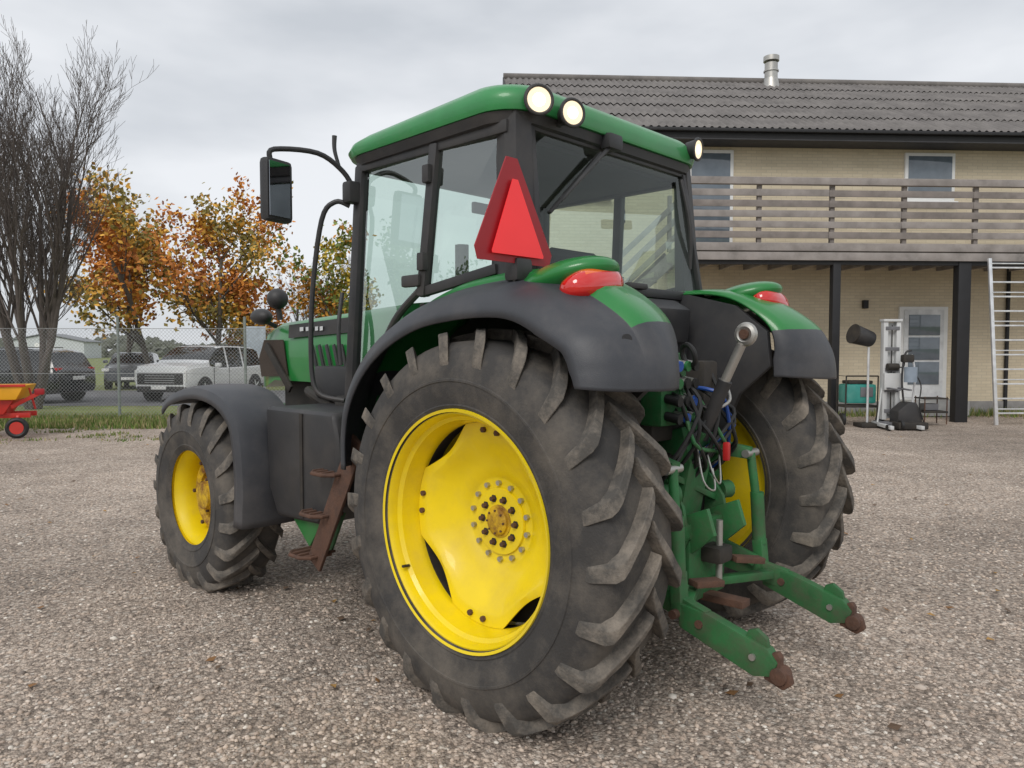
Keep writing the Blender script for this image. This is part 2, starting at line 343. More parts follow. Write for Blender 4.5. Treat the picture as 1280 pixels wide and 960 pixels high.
# fenders
def fender(s):
    path=[(1.06,.98),(1.06,1.15),(1.02,1.34),(.92,1.52),(.76,1.68),(.56,1.80),(.32,1.885),(.08,1.92),(-.14,1.93),(-.32,1.915),(-.49,1.86),(-.64,1.775),(-.74,1.69),(-.795,1.59),(-.815,1.50),(-.815,1.43)]
    P=[Vector((0,a,b)) for a,b in path];P=smoothpts(P,4);n=len(P)
    sec=[(.48,-.03),(.56,-.01),(.66,0),(.76,.004),(.83,-.002),(.872,-.020),(.895,-.045),(.899,-.050),(.95,-.064),(1.02,-.088),(1.08,-.125),(1.113,-.175),(1.122,-.215)]
    rings=[]
    for i,p in enumerate(P):
        t=(P[min(n-1,i+1)]-P[max(0,i-1)]).normalized();nn=Vector((0,t.z,-t.y))
        if nn.dot(p-Vector((0,0,.9)))<0: nn=-nn
        u=i/(n-1)
        ring=[]
        for x,o in sec:
            q=p+nn*o*(1 if u<.7 else 1-.45*(u-.7)/.3)
            if u>.62:
                k=min(1,(u-.62)/.30)
                q=q+Vector((0,1,.12))*(max(0,(x-.92)/.20)**2*.07*k)+Vector((0,1,.1))*(max(0,(.78-x)/.30)**1.5*.16*k)
            ring.append((s*x,q.y,q.z))
        rings.append(ring)
    nm='fender_left' if s<0 else 'fender_right'
    nr=len(rings)
    def ix(i,k): return 0 if (k<6 and 10<i and i<nr*.775) else 1
    ob=loft(nm,rings,[M['green'],M['fender']],ix,cap=False,closed=False,ang=45)
    md=ob.modifiers.new('s','SOLIDIFY');md.thickness=.012;md.offset=-1
    prism(nm+'_inner',[(1.05,.98),(1.02,1.32),(.76,1.66),(.32,1.86),(-.14,1.89),(-.42,1.82),(-.60,1.68),(-.62,1.5),(-.45,1.35),(-.3,1.0),(.6,.9)],s*.47,s*.51,M['black'],.005)
    ell(nm+'_lamp_pod',(s*.77,-.30,1.872),(.185,.24,.074),M['green'],rot=(math.radians(-14),0,0),n=40)
    ell(nm+'_tail_lamp',(s*.80,-.455,1.840),(.168,.085,.070),[M['lens'],M['lenso']],n=40,idxf=lambda q:1 if (q.z>.35 and q.x*s<.55) else 0,rot=(math.radians(-22),math.radians(8)*s,0),pw=.82)
    cyl(nm+'_reflector',(s*.93,-.70,1.62),(s*.94,-.725,1.62),.022,M['black'])
    for q,(yy,zz) in enumerate(((.42,1.83),(-.45,1.80))): cyl(nm+'_screw%d'%q,(s*.955,yy,zz-.06),(s*.965,yy,zz-.03),.012,M['dark'],8)
fender(-1);fender(1)
# cab
blk=M['black']
zt=2.60
for s in(-1,1):
    sd='_left' if s<0 else '_right'
    bar('pillar_a'+sd,(s*.80,1.25,1.3),(s*.76,1.18,zt),.06,.07,blk,up=(0,1,0),bevel=.015)
    bar('pillar_b'+sd,(s*.81,.60,1.85),(s*.77,.54,zt),.05,.06,blk,up=(0,1,0),bevel=.012)
    P0=[(s*.80,.14),(s*.83,.04),(s*.81,-.05),(s*.72,-.10),(s*.69,-.02)]
    P1=[(s*.75,.13),(s*.765,.07),(s*.75,.02),(s*.67,-.00),(s*.64,.06)]
    loft('pillar_c'+sd,[[(a,b,1.75) for a,b in P0],[(a,b,2.15) for a,b in [((p[0]+q[0])/2,(p[1]+q[1])/2) for p,q in zip(P0,P1)]],[(a,b,zt+.06) for a,b in P1]],blk,ang=30)
    pane('door_glass'+sd,[(s*.80,1.22,1.32),(s*.765,1.17,zt-.02),(s*.77,.56,zt-.02),(s*.805,.62,1.9),(s*.81,.80,1.75),(s*.81,1.05,1.4)],M['glasss'])
    pane('side_glass'+sd,[(s*.805,.60,1.87),(s*.77,.54,zt-.02),(s*.75,.10,zt-.02),(s*.80,.13,1.95)],M['glasss'])
    bar('door_top_rail'+sd,(s*.765,1.2,zt-.01),(s*.755,.05,zt-.01),.05,.06,blk,bevel=.01)
    tube('door_edge'+sd,[(s*.815,.62,1.88),(s*.815,.82,1.74),(s*.815,.98,1.52),(s*.81,1.08,1.34),(s*.81,1.22,1.30)],.02,blk)
    bar('side_sill'+sd,(s*.805,.62,1.87),(s*.80,.08,1.95),.04,.05,blk,bevel=.01)
    box('door_handle'+sd,(s*.83,.66,1.93),(.04,.14,.06),blk,.012)
    box('door_hinge_a'+sd,(s*.81,.56,2.45),(.04,.05,.09),blk,.01);box('door_hinge_b'+sd,(s*.83,.58,2.02),(.04,.05,.09),blk,.01)
    prism('door_lower'+sd,[(1.27,1.0),(1.27,1.36),(1.05,1.36),(.95,1.3),(.95,1.0)],s*.74,s*.80,M['green'],.01)
pane('rear_glass',[(-.70,-.075,1.90),(.70,-.075,1.90),(.65,.02,zt-.0),(-.65,.02,zt-.0)],M['glass'])
bar('rear_glass_frame_bottom',(-.72,-.085,1.885),(.72,-.085,1.885),.04,.05,blk,bevel=.012)
bar('rear_glass_frame_top',(-.67,.02,zt+.01),(.67,.02,zt+.01),.03,.05,blk,bevel=.01)
for s in(-1,1): bar('rear_glass_edge%d'%s,(s*.70,-.085,1.89),(s*.655,.015,zt),.03,.03,blk,up=(0,1,0))
box('rear_window_handle',(0,-.12,1.91),(.16,.04,.03),blk,.01);tube('rear_handle_loop',[(.25,-.1,1.84),(.27,-.16,1.82),(.35,-.16,1.82),(.37,-.1,1.84)],.010,blk)
pane('windscreen',[(-.76,1.27,1.4),(.76,1.27,1.4),(.74,1.19,zt-.02),(-.74,1.19,zt-.02)],M['glass'])
bar('windscreen_sill',(-.8,1.26,1.40),(.8,1.26,1.40),.06,.08,blk)
prism('cab_floor_body',[(-.10,1.2),(-.10,1.86),(.3,1.80),(.35,1.3),(1.26,1.2),(1.26,1.0),(.2,1.0)],-.46,.46,blk,.02)
prism('cab_front_wall',[(1.2,1.0),(1.2,1.40),(1.27,1.40),(1.27,1.0)],-.78,.78,blk,.01)
prism('rear_console',[(-.11,1.62),(-.11,1.86),(-.22,1.80),(-.20,1.62)],-.38,.38,blk,.02)
prism('seat_base',[(.35,1.5),(.35,1.66),(.85,1.66),(.87,1.5)],-.24,.24,M['seat'],.04)
prism('seat_back',[(.32,1.62),(.24,2.08),(.30,2.14),(.42,1.66)],-.22,.22,M['seat'],.05)
prism('dash',[(1.0,1.4),(.95,1.75),(1.05,1.85),(1.2,1.8),(1.22,1.4)],-.25,.25,blk,.03)
def torus(name,c,R,r,m,axis):
    ax=Vector(axis).normalized();u=ax.orthogonal().normalized();v=ax.cross(u)
    P=[Vector(c)+u*R*math.cos(a)+v*R*math.sin(a) for a in [2*math.pi*k/28 for k in range(29)]]
    tube(name,P,r,m,n=8,smooth=1)
torus('steering_wheel',(0,.86,1.99),.20,.016,blk,(0,.55,1));cyl('steering_column',(0,.86,1.99),(0,1.02,1.6),.03,blk)
bar('steering_spoke',(-.19,.86,1.99),(.19,.86,1.99),.03,.02,blk)
box('side_console',(.36,.45,1.75),(.2,.6,.2),blk,.03)
cyl('control_lever',(.33,.75,1.8),(.35,.8,2.0),.012,blk);ell('control_knob',(.35,.8,2.01),(.02,.02,.03),blk)
box('interior_monitor',(.48,.95,2.0),(.05,.22,.16),blk,.01,rot=(0,0,.4))
prism('headliner',[(.1,2.56),(.1,2.63),(1.15,2.62),(1.15,2.56)],-.68,.68,M['seat'],.02)
box('interior_mirror',(.1,1.1,2.47),(.2,.03,.07),blk,.01)
tube('rear_wiper_arm',[(-.12,-.03,2.60),(-.36,-.06,2.42),(-.55,-.075,2.27)],.011,blk)
bar('rear_wiper_blade',(-.20,-.035,2.56),(-.64,-.085,2.20),.014,.022,M['hoset'],up=(0,1,0))
box('wiper_motor',(-.10,-.03,2.63),(.12,.07,.08),blk,.02)
tube('rear_window_strut',[(.60,-.01,2.56),(.62,-.06,2.3),(.64,-.05,2.05)],.012,blk)
# roof
def sring(z,x,y0,y1,rnd=.25,n=10,tilt=0):
    out=[];cx=x-rnd
    for (sx,yc,a0) in((1,y1-rnd,0),(-1,y1-rnd,90),(-1,y0+rnd,180),(1,y0+rnd,270)):
        for k in range(n+1):
            a=math.radians(a0+90*k/n);yy=yc+rnd*math.sin(a);xx=sx*cx+rnd*math.cos(a)
            out.append((xx,yy,z-tilt*max(0,(yy-.5))**1.6))
    return out
R1=[sring(2.585,.74,.03,1.20,.16,tilt=.02),sring(2.61,.80,-.01,1.27,.18,tilt=.03),sring(2.655,.82,-.02,1.30,.2,tilt=.03)]
loft('roof_trim',R1,blk,ang=40)
R2=[sring(2.658,.825,-.035,1.33,.2,tilt=.03),sring(2.700,.840,-.047,1.345,.21,tilt=.05),sring(2.748,.828,-.037,1.33,.21,tilt=.08),sring(2.783,.79,.0,1.28,.21,tilt=.10),sring(2.805,.70,.09,1.18,.2,tilt=.11),sring(2.818,.5,.25,1.0,.2,tilt=.11)]
loft('roof',R2,M['greenr'],ang=50)
def lamp(nm,c,d,r=.058,L=.09):
    c=Vector(c);d=Vector(d).normalized()
    cyl(nm+'_housing',c-d*L*.5,c+d*.02,r*.75,blk,24,r2=r)
    torus(nm+'_bezel',c+d*.02,r,.009,blk,d)
    cyl(nm+'_reflector',c+d*.018,c+d*.024,r*.93,M['lampr'],24)
    ell(nm+'_lens',c-d*.004,(r*.66,r*.66,r*.66),M['lamp'])
    bar(nm+'_bracket',c-d*.02,c-d*.02+Vector((0,.1,-.05)),.03,.03,blk)
lamp('work_lamp_corner',(-.68,-.05,2.695),(-.62,-1,-.05),.062);lamp('work_lamp_inner',(-.50,-.09,2.67),(-.35,-1,-.05),.060);lamp('work_lamp_far',(.66,-.06,2.735),(.12,-1,-.1))
tube('mirror_arm',[(-.80,1.2,2.46),(-.86,1.22,2.56),(-1.0,1.25,2.64),(-1.22,1.31,2.63),(-1.24,1.32,2.58)],.014,blk)
box('mirror_housing',(-1.20,1.33,2.42),(.18,.07,.33),blk,.03,rot=(0,0,math.radians(14)))
panel('mirror_glass',[(-1.27,1.272,2.28),(-1.135,1.306,2.28),(-1.135,1.306,2.56),(-1.27,1.272,2.56)],mat('mirror',(.35,.37,.40),.05,metal=1),.003)
box('mirror_bracket',(-.82,1.2,2.45),(.08,.08,.12),blk,.02)
tube('antenna',[(-.86,1.25,2.58),(-.88,1.27,2.68),(-.88,1.27,2.76)],.009,blk,r2=.014)
tube('grab_rail',[(-.82,1.22,2.38),(-.88,1.27,2.40),(-.93,1.33,2.30),(-.95,1.40,1.9),(-.95,1.42,1.5),(-.93,1.38,1.34),(-.84,1.26,1.3)],.014,blk)
tube('grab_rail_lower',[(-.86,1.24,1.9),(-.90,1.22,1.7),(-.9,1.2,1.5)],.012,blk)
# SMV sign
def tri(c,w_,h_,y,cut=.12,sk=.0,tw=.07):
    cx,cz=c
    return [(cx-w_/2+w_*cut*.3,y,cz-h_*.33),(cx-w_/2,y,cz-h_*.33+h_*cut),(cx-w_*tw-sk,y,cz+h_*.67),(cx+w_*tw-sk,y,cz+h_*.67),(cx+w_/2,y,cz-h_*.33+h_*cut),(cx+w_/2-w_*cut*.3,y,cz-h_*.33)]
panel('smv_border',tri((-.945,2.085),.46,.43,-.165,sk=.02),M['redd'],.006)
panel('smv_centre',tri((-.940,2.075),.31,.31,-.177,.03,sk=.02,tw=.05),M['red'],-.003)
bar('smv_post',(-.93,-.155,1.85),(-.93,-.155,2.2),.03,.012,M['dark'])
box('smv_base',(-.90,-.14,1.92),(.1,.08,.1),blk,.02)
FT=[(1.93,1.24),(1.18,1.24),(1.14,1.1),(1.12,.74),(1.35,.60),(1.80,.58),(1.90,.75)]
prism('fuel_tank',FT,-.97,-.50,blk,.04,seg=3)
prism('fuel_tank_right',FT,.50,.97,blk,.04)
bar('tank_strap',(-.975,1.5,.62),(-.975,1.5,1.22),.03,.006,M['dark'],up=(1,0,0),bevel=0)
# steps
bar('step_stringer_rear',(-.98,.93,1.12),(-.98,1.36,.38),.02,.13,M['rust'],up=(0,1,0))
bar('step_stringer_front',(-.90,1.12,1.12),(-.90,1.62,.50),.02,.22,M['green'],up=(0,1,0))
bar('step_back',(-.86,1.08,1.1),(-.86,1.45,.45),.015,.16,M['greend'],up=(0,1,0))
for k,(y,z) in enumerate(((1.42,.43),(1.30,.68),(1.18,.92))):
    for q in(-.06,0,.06): bar('step_tread%d%d'%(k,q*100),(-1.05,y+q,z),(-.85,y+q,z),.022,.014,M['rust'],bevel=.002)
    tube('step_loop%d'%k,[(-.90,y-.10,z),(-1.03,y-.10,z),(-1.07,y-.05,z),(-1.07,y+.05,z),(-1.03,y+.10,z),(-.90,y+.10,z)],.011,M['rust'],smooth=1)
# front fenders
for s in(-1,1):
    path=[(3.13,1.20),(3.02,1.27),(2.8,1.325),(2.5,1.35),(2.2,1.30),(2.0,1.17),(1.93,.98),(1.91,.75),(1.93,.50)]
    P=smoothpts([(0,a,b) for a,b in path],4);rg=[];n=len(P)
    for i,p in enumerate(P):
        t=(P[min(n-1,i+1)]-P[max(0,i-1)]).normalized();nn=Vector((0,t.z,-t.y))
        if nn.dot(p-Vector((0,2.65,.6)))<0:nn=-nn
        rg.append([(s*x,(p+nn*o).y,(p+nn*o).z) for x,o in((.74,-.03),(.76,0),(.95,.008),(1.08,0),(1.12,-.015),(1.135,-.05),(1.14,-.085))])
    ob=loft('front_fender_%s'%('left' if s<0 else 'right'),rg,M['fender'],cap=False,closed=False,ang=45)
    md=ob.modifiers.new('s','SOLIDIFY');md.thickness=.01;md.offset=-1
    tube('front_fender_bracket%d'%s,[(s*.7,2.65,.9),(s*.72,2.6,1.15),(s*.9,2.5,1.31)],.02,M['dark'])
# ---- hitch
G=M['greend']
for s in(-1,1):
    sd='_left' if s<0 else '_right'
    bar('lower_link'+sd,(s*.30,-.10,.58),(s*.40,-.76,.44),.045,.095,G)
    prism('lower_link_plate'+sd,[(-.64,.395),(-.64,.495),(-.78,.48),(-1.04,.405),(-1.08,.36),(-1.06,.30),(-.98,.28),(-.80,.34)],s*.40-.027,s*.40+.027,G,.008)
    prism('link_hook'+sd,[(-1.02,.28),(-1.04,.385),(-1.075,.40),(-1.09,.38),(-1.09,.345),(-1.125,.325),(-1.135,.285),(-1.10,.255)],s*.40-.018,s*.40+.018,M['rust'],.008)
    cyl('hook_ball'+sd,(s*.40-.035,-1.085,.31),(s*.40+.035,-1.085,.31),.034,M['rust'],20,.008)
    cyl('hook_pin'+sd,(s*.40-.038,-.98,.36),(s*.40+.038,-.98,.36),.014,M['steel'],12)
    cyl('plate_pin'+sd,(s*.40-.036,-.74,.43),(s*.40+.036,-.74,.43),.018,M['rust'],12)
    prism('hook_latch'+sd,[(-.93,.40),(-.95,.455),(-.985,.47),(-1.03,.44),(-1.04,.39)],s*.40-.012,s*.40+.012,G,.004)
    bar('lift_arm'+sd,(s*.24,-.15,1.12),(s*.36,-.58,1.06),.05,.09,G,h2=.06)
    cyl('lift_rod_upper'+sd,(s*.37,-.57,1.06),(s*.385,-.60,.80),.022,G);cyl('lift_rod_body'+sd,(s*.385,-.60,.86),(s*.39,-.615,.60),.034,G);bar('lift_rod_fork'+sd,(s*.39,-.615,.62),(s*.395,-.63,.44),.07,.05,G)
    cyl('lift_cylinder'+sd,(s*.30,-.22,.55),(s*.30,-.40,.98),.045,G);cyl('lift_ram'+sd,(s*.30,-.40,.98),(s*.30,-.44,1.08),.02,M['steel'])
    bar('sway_block'+sd,(s*.22,-.32,.66),(s*.34,-.62,.52),.03,.06,G)
    cyl('pin_a'+sd,(s*.37-.06,-.57,1.06),(s*.37+.06,-.57,1.06),.02,M['steel']);cyl('pin_b'+sd,(s*.40-.06,-.63,.45),(s*.40+.06,-.63,.45),.02,M['rust'])
    prism('hitch_plate'+sd,[(-.2,1.05),(-.42,1.0),(-.52,.86),(-.55,.72),(-.45,.5),(-.2,.45)],s*.19-.012,s*.19+.012,G,.005)
    for q,(yy,zz) in enumerate(((-.3,.9),(-.42,.86),(-.46,.68),(-.34,.6))): cyl('plate_bolt%d'%q+sd,(s*.19-.03,yy,zz),(s*.19+.03,yy,zz),.016,M['rust'],6)
cyl('rockshaft',(-.34,-.16,1.12),(.34,-.16,1.12),.065,G,24)
prism('hitch_center',[(-.25,.45),(-.25,1.15),(-.45,1.22),(-.50,1.05),(-.45,.8),(-.42,.5)],-.10,.10,G,.015)
box('pickup_hitch_frame',(0,-.50,.55),(.34,.08,.30),G,.01);box('hitch_crossbar',(0,-.52,.74),(.50,.05,.07),G,.008)
prism('hitch_wing',[(-.48,.80),(-.62,.86),(-.66,.74),(-.55,.64),(-.48,.64)],-.16,-.13,G,.006);prism('hitch_wing_b',[(-.48,.80),(-.62,.86),(-.66,.74),(-.55,.64),(-.48,.64)],.13,.16,G,.006)
box('tow_jaw',(0,-.58,.62),(.13,.12,.08),M['dark'],.02);cyl('tow_pin',(0,-.60,.5),(0,-.60,.78),.016,M['steel'])
bar('drawbar',(0,-.1,.40),(0,-.74,.41),.08,.035,M['rust'])
bar('drawbar_rear',(-.05,-.50,.47),(.34,-.70,.47),.05,.04,G);bar('drawbar_cross',(-.32,-.62,.47),(-.02,-.50,.48),.05,.04,G);cyl('pto_shaft',(0,-.35,.60),(0,-.50,.60),.03,M['steel'])
bar('bracket_low',(-.24,-.60,.53),(-.10,-.66,.52),.07,.03,M['rust']);bar('bracket_low_b',(.10,-.62,.58),(.24,-.70,.56),.06,.03,M['rust'])
cyl('spool_a',(-.30,-.46,.92),(-.22,-.50,.92),.05,G,16);cyl('spool_b',(.22,-.48,.88),(.28,-.50,.88),.045,G,16);bar('stay',(-.2,-.45,1.0),(.2,-.47,.84),.03,.03,G)
# top link
cyl('top_link_body',(-.0,-.50,1.16),(0,-.62,1.44),.033,blk,20);cyl('top_link_rod',(0,-.60,1.40),(0,-.70,1.61),.022,M['steel'])
torus('top_link_eye',(0,-.72,1.655),.036,.020,M['steel'],(1,0,0));cyl('top_link_ball',(-.03,-.72,1.655),(.03,-.72,1.655),.022,M['rust'])
tube('top_link_handle',[(.02,-.56,1.3),(.08,-.60,1.34),(.10,-.58,1.40)],.008,M['steel'])
bar('top_link_bracket',(0,-.42,1.2),(0,-.52,1.15),.10,.08,G)
box('coupler_block',(-.18,-.40,1.40),(.22,.12,.34),G,.02);box('coupler_block_r',(.16,-.40,1.38),(.14,.12,.30),M['dark'],.02)
k=0
for z in(1.28,1.36,1.44,1.52):
    for x in(-.25,-.18,-.11):
        cyl('coupler%d'%k,(x,-.46,z),(x,-.52,z-.01),.022,M['steel'] if k%3 else M['hoset'],14)
        cyl('coupler_cap%d'%k,(x,-.52,z-.01),(x,-.535,z-.012),.024,(M['hoset'],M['hose_b'],M['greend'],M['hoset'])[k%4],14);k+=1
random.seed(3)
for k in range(16):
    x=random.uniform(-.3,.25);x2=random.uniform(-.3,.3)
    tube('hose%d'%k,[(x,-.45,random.uniform(1.2,1.5)),(x+random.uniform(-.05,.05),-.53-random.random()*.06,random.uniform(1.15,1.35)),(x2,-.5,random.uniform(1.0,1.1)),(x2,-.3,random.uniform(.85,1.0))],.0095,[M['hoset'],M['hoset'],M['greend'],M['hoset'],M['hoset'],M['hoset'],M['hose_b']][k%7],n=8)
tube('chain_cable',[(.0,-.52,1.12),(-.03,-.58,1.0),(.04,-.58,.95),(.08,-.55,1.08)],.005,M['steel'],n=6)
tube('chain_cable2',[(-.08,-.52,1.15),(-.12,-.58,.98),(-.05,-.60,.93),(.0,-.56,1.02)],.005,M['steel'],n=6)
box('red_lever',(.06,-.6,1.10),(.03,.03,.09),M['hose_r'],.01)
torus('coupler_cap_loop',(-.16,-.52,1.56),.05,.012,M['hoset'],(1,-.5,.3))
box('rear_valve_box',(-.1,-.3,1.25),(.35,.2,.2),M['dark'],.02)
box('rear_shield',(0,-.13,1.42),(.9,.05,.44),blk,.01)
PARENT[0]=None
# ------------------------------------------------------------------ GROUND
def ground_mat():
    m=bpy.data.materials.new('gravel');m.use_nodes=True;nt=m.node_tree;b=nt.nodes['Principled BSDF'];L=nt.links.new
    tc=N(nt,'ShaderNodeTexCoord')
    def vor(sc,feat='F1'):
        v=N(nt,'ShaderNodeTexVoronoi',feature=feat);v.inputs['Scale'].default_value=sc;L(tc.outputs['Object'],v.inputs['Vector']);return v
    v1=vor(46);v2=vor(105)
    cr=N(nt,'ShaderNodeValToRGB');e=cr.color_ramp;e.elements[0].position=0;e.elements[0].color=(.22,.18,.15,1);e.elements[1].position=1;e.elements[1].color=(.80,.72,.63,1)
    for p,c in((.15,(.37,.30,.245,1)),(.4,(.50,.405,.33,1)),(.62,(.58,.48,.395,1)),(.88,(.64,.56,.48,1))):
        q=e.elements.new(p);q.color=c
    sp=N(nt,'ShaderNodeSeparateColor');L(v1.outputs['Color'],sp.inputs[0]);L(sp.outputs[0],cr.inputs[0])
    cr2=N(nt,'ShaderNodeValToRGB');cr2.color_ramp.elements[0].color=(.31,.245,.20,1);cr2.color_ramp.elements[1].color=(.66,.555,.46,1)
    sp2=N(nt,'ShaderNodeSeparateColor');L(v2.outputs['Color'],sp2.inputs[0]);L(sp2.outputs[1],cr2.inputs[0])
    gt=N(nt,'ShaderNodeMath',operation='GREATER_THAN');gt.inputs[1].default_value=.42;L(sp.outputs[1],gt.inputs[0])
    mx=N(nt,'ShaderNodeMix',data_type='RGBA');L(gt.outputs[0],mx.inputs[0]);L(cr.outputs[0],mx.inputs[6]);L(cr2.outputs[0],mx.inputs[7])
    def patch(sc,lo,hi,inp,det=7):
        n=N(nt,'ShaderNodeTexNoise');n.inputs['Scale'].default_value=sc;n.inputs['Detail'].default_value=det;L(tc.outputs['Object'],n.inputs['Vector'])
        r=N(nt,'ShaderNodeMapRange');r.inputs[1].default_value=.36;r.inputs[2].default_value=.64;r.inputs[3].default_value=lo;r.inputs[4].default_value=hi;L(n.outputs['Fac'],r.inputs[0])
        m2=N(nt,'ShaderNodeMix',data_type='RGBA',blend_type='MULTIPLY');m2.inputs[0].default_value=1;L(inp,m2.inputs[6]);L(r.outputs[0],m2.inputs[7]);return m2.outputs[2]
    o=patch(.28,.80,1.18,mx.outputs[2]);o=patch(1.7,.88,1.10,o)
    nn=N(nt,'ShaderNodeTexNoise');nn.inputs['Scale'].default_value=.7;nn.inputs['Detail'].default_value=9;nn.inputs['Roughness'].default_value=.7;L(tc.outputs['Object'],nn.inputs['Vector'])
    rn=N(nt,'ShaderNodeMapRange');rn.inputs[1].default_value=.52;rn.inputs[2].default_value=.72;rn.inputs[4].default_value=.5;L(nn.outputs['Fac'],rn.inputs[0])
    mm=N(nt,'ShaderNodeMix',data_type='RGBA');L(rn.outputs[0],mm.inputs[0]);L(o,mm.inputs[6]);mm.inputs[7].default_value=(.33,.26,.205,1);o=mm.outputs[2]
    r2=N(nt,'ShaderNodeMapRange');r2.inputs[1].default_value=.35;r2.inputs[2].default_value=.75;r2.inputs[3].default_value=1;r2.inputs[4].default_value=.5;L(v1.outputs['Distance'],r2.inputs[0])  # darkens pebble borders: crevice shade painted into the gravel colour
    m3=N(nt,'ShaderNodeMix',data_type='RGBA',blend_type='MULTIPLY');m3.inputs[0].default_value=1;L(o,m3.inputs[6]);L(r2.outputs[0],m3.inputs[7])
    L(m3.outputs[2],b.inputs['Base Color']);b.inputs['Roughness'].default_value=.9;b.inputs['Specular IOR Level'].default_value=.25
    ad=N(nt,'ShaderNodeMath',operation='ADD');L(v1.outputs['Distance'],ad.inputs[0]);L(v2.outputs['Distance'],ad.inputs[1])
    bp=N(nt,'ShaderNodeBump');bp.invert=True;bp.inputs['Strength'].default_value=.75;bp.inputs['Distance'].default_value=.008;L(ad.outputs[0],bp.inputs['Height']);L(bp.outputs[0],b.inputs['Normal'])
    return m
M['gravel']=ground_mat()
M['grassg']=mat('grass_ground',(.14,.18,.045),.95,var=.35,vscale=1.2,dirt=(.28,.25,.11),dirt_amt=.7,dscale=.8)
M['asphalt']=mat('asphalt',(.14,.14,.145),.85,var=.15,vscale=3)
def sheet(name,pts,z,m):
    return mk(name,[(x,y,z) for x,y in pts],[tuple(range(len(pts)))],m,ang=0)
sheet('ground',[(-600,-200),(600,-200),(600,900),(-600,900)],-.012,M['grassg'])
rnd=random.Random(5)
edge=[];x=22.0
while x>-40:
    y=15.3+rnd.uniform(-.35,.35) if x<2.5 else (18.6+rnd.uniform(-.1,.1))
    edge.append((x,y));x-=.35
sheet('gravel_yard',[(-40,-25),(22,-25)]+edge,0,M['gravel'])
sheet('road',[(-80,21.3),(2,21.3),(2,29.5),(-80,29.5)],-.004,M['asphalt'])
rs=np.random.RandomState(2);V=[];F=[];I=[]
ico=[(0,0,1),(.9,0,.3),(.3,.85,.3),(-.7,.5,.3),(-.7,-.5,.3),(.3,-.85,.3),(.7,.5,-.4),(-.3,.8,-.4),(-.9,0,-.4),(-.3,-.8,-.4),(.7,-.5,-.4)]
icf=[(0,1,2),(0,2,3),(0,3,4),(0,4,5),(0,5,1),(1,6,2),(2,6,7),(2,7,3),(3,7,8),(3,8,4),(4,8,9),(4,9,5),(5,9,10),(5,10,1),(1,10,6)]
for k in range(22000):
    d=2.2+7.5*rs.rand()**1.6;xx=(rs.rand()*2-1)*d*.75
    s=.005+.008*rs.rand()**2
    if rs.rand()<.01: s*=1.8
    a=rs.rand()*6.28;ca,sa=math.cos(a),math.sin(a);sx,sy,sz=s*(1+.5*rs.rand()),s*(.8+.4*rs.rand()),s*.6;b=len(V)
    for p in ico:
        px,py=p[0]*sx,p[1]*sy;V.append((xx+px*ca-py*sa,d+px*sa+py*ca,.0+sz*.3+p[2]*sz))
    F+=[tuple(b+q for q in f) for f in icf];I+=[int(rs.choice(5,p=[.32,.32,.2,.10,.06]))]*len(icf)
mk('loose_stones',V,F,[mat('st%d'%i,c,.85,var=.15,spec=.25) for i,c in enumerate(((.56,.46,.375),(.43,.345,.28),(.62,.53,.45),(.25,.21,.18),(.74,.68,.60)))],I,ang=60)
V=[];F=[];I=[]
for k in range(170):
    d=3+11*rs.rand();xx=(rs.rand()*2-1)*d*.72;s=.018+.018*rs.rand();a=rs.rand()*6.28;b=len(V)
    for j,(u,v) in enumerate(((-1,0),(-.2,.55),(.9,.1),(.1,-.6))):
        V.append((xx+s*(u*math.cos(a)-v*math.sin(a)),d+s*(u*math.sin(a)+v*math.cos(a)),.010+.012*((j*7+k)%3)/2))
    F.append((b,b+1,b+2,b+3));I.append(k%3)
mk('fallen_leaves',V,F,[mat('fl%d'%i,c,.8) for i,c in enumerate(((.22,.11,.04),(.35,.20,.06),(.12,.075,.045)))],I,ang=0)
def blades(name,region,n,h,seed,mats):
    r=np.random.RandomState(seed);V=[];F=[];I=[]
    for k in range(n):
        x,y=region(r);hh=h*(.4+.9*r.rand());a=r.rand()*6.28;wd=.012+.01*r.rand();lx,ly=(r.rand(2)-.5)*hh*.9;b=len(V)
        V+=[(x-wd*math.cos(a),y-wd*math.sin(a),-.01),(x+wd*math.cos(a),y+wd*math.sin(a),-.01),(x+lx,y+ly,hh)]
        F.append((b,b+1,b+2));I.append(r.randint(len(mats)))
    mk(name,V,F,mats,I,ang=0)
GM=[mat('grs%d'%i,c,.8,var=.2,vscale=2) for i,c in enumerate(((.10,.17,.03),(.17,.21,.05),(.30,.26,.12)))]
def reg1(r): return -20+20*r.rand(),14.9+2.6*r.rand()**.9
blades('grass',reg1,28000,.13,1,GM)
def reg2(r): return 2.5+10.5*r.rand(),18.0+.5*r.randn()*.5
blades('weeds',reg2,2500,.18,2,GM)
def reg3(r):
    c=r.randint(60);q=np.random.RandomState(c+50);cx=-12+q.rand()*12;cy=12.5+2.8*q.rand()
    return cx+r.randn()*.18,cy+r.randn()*.08
blades('weed_tufts',reg3,2600,.05,3,GM)
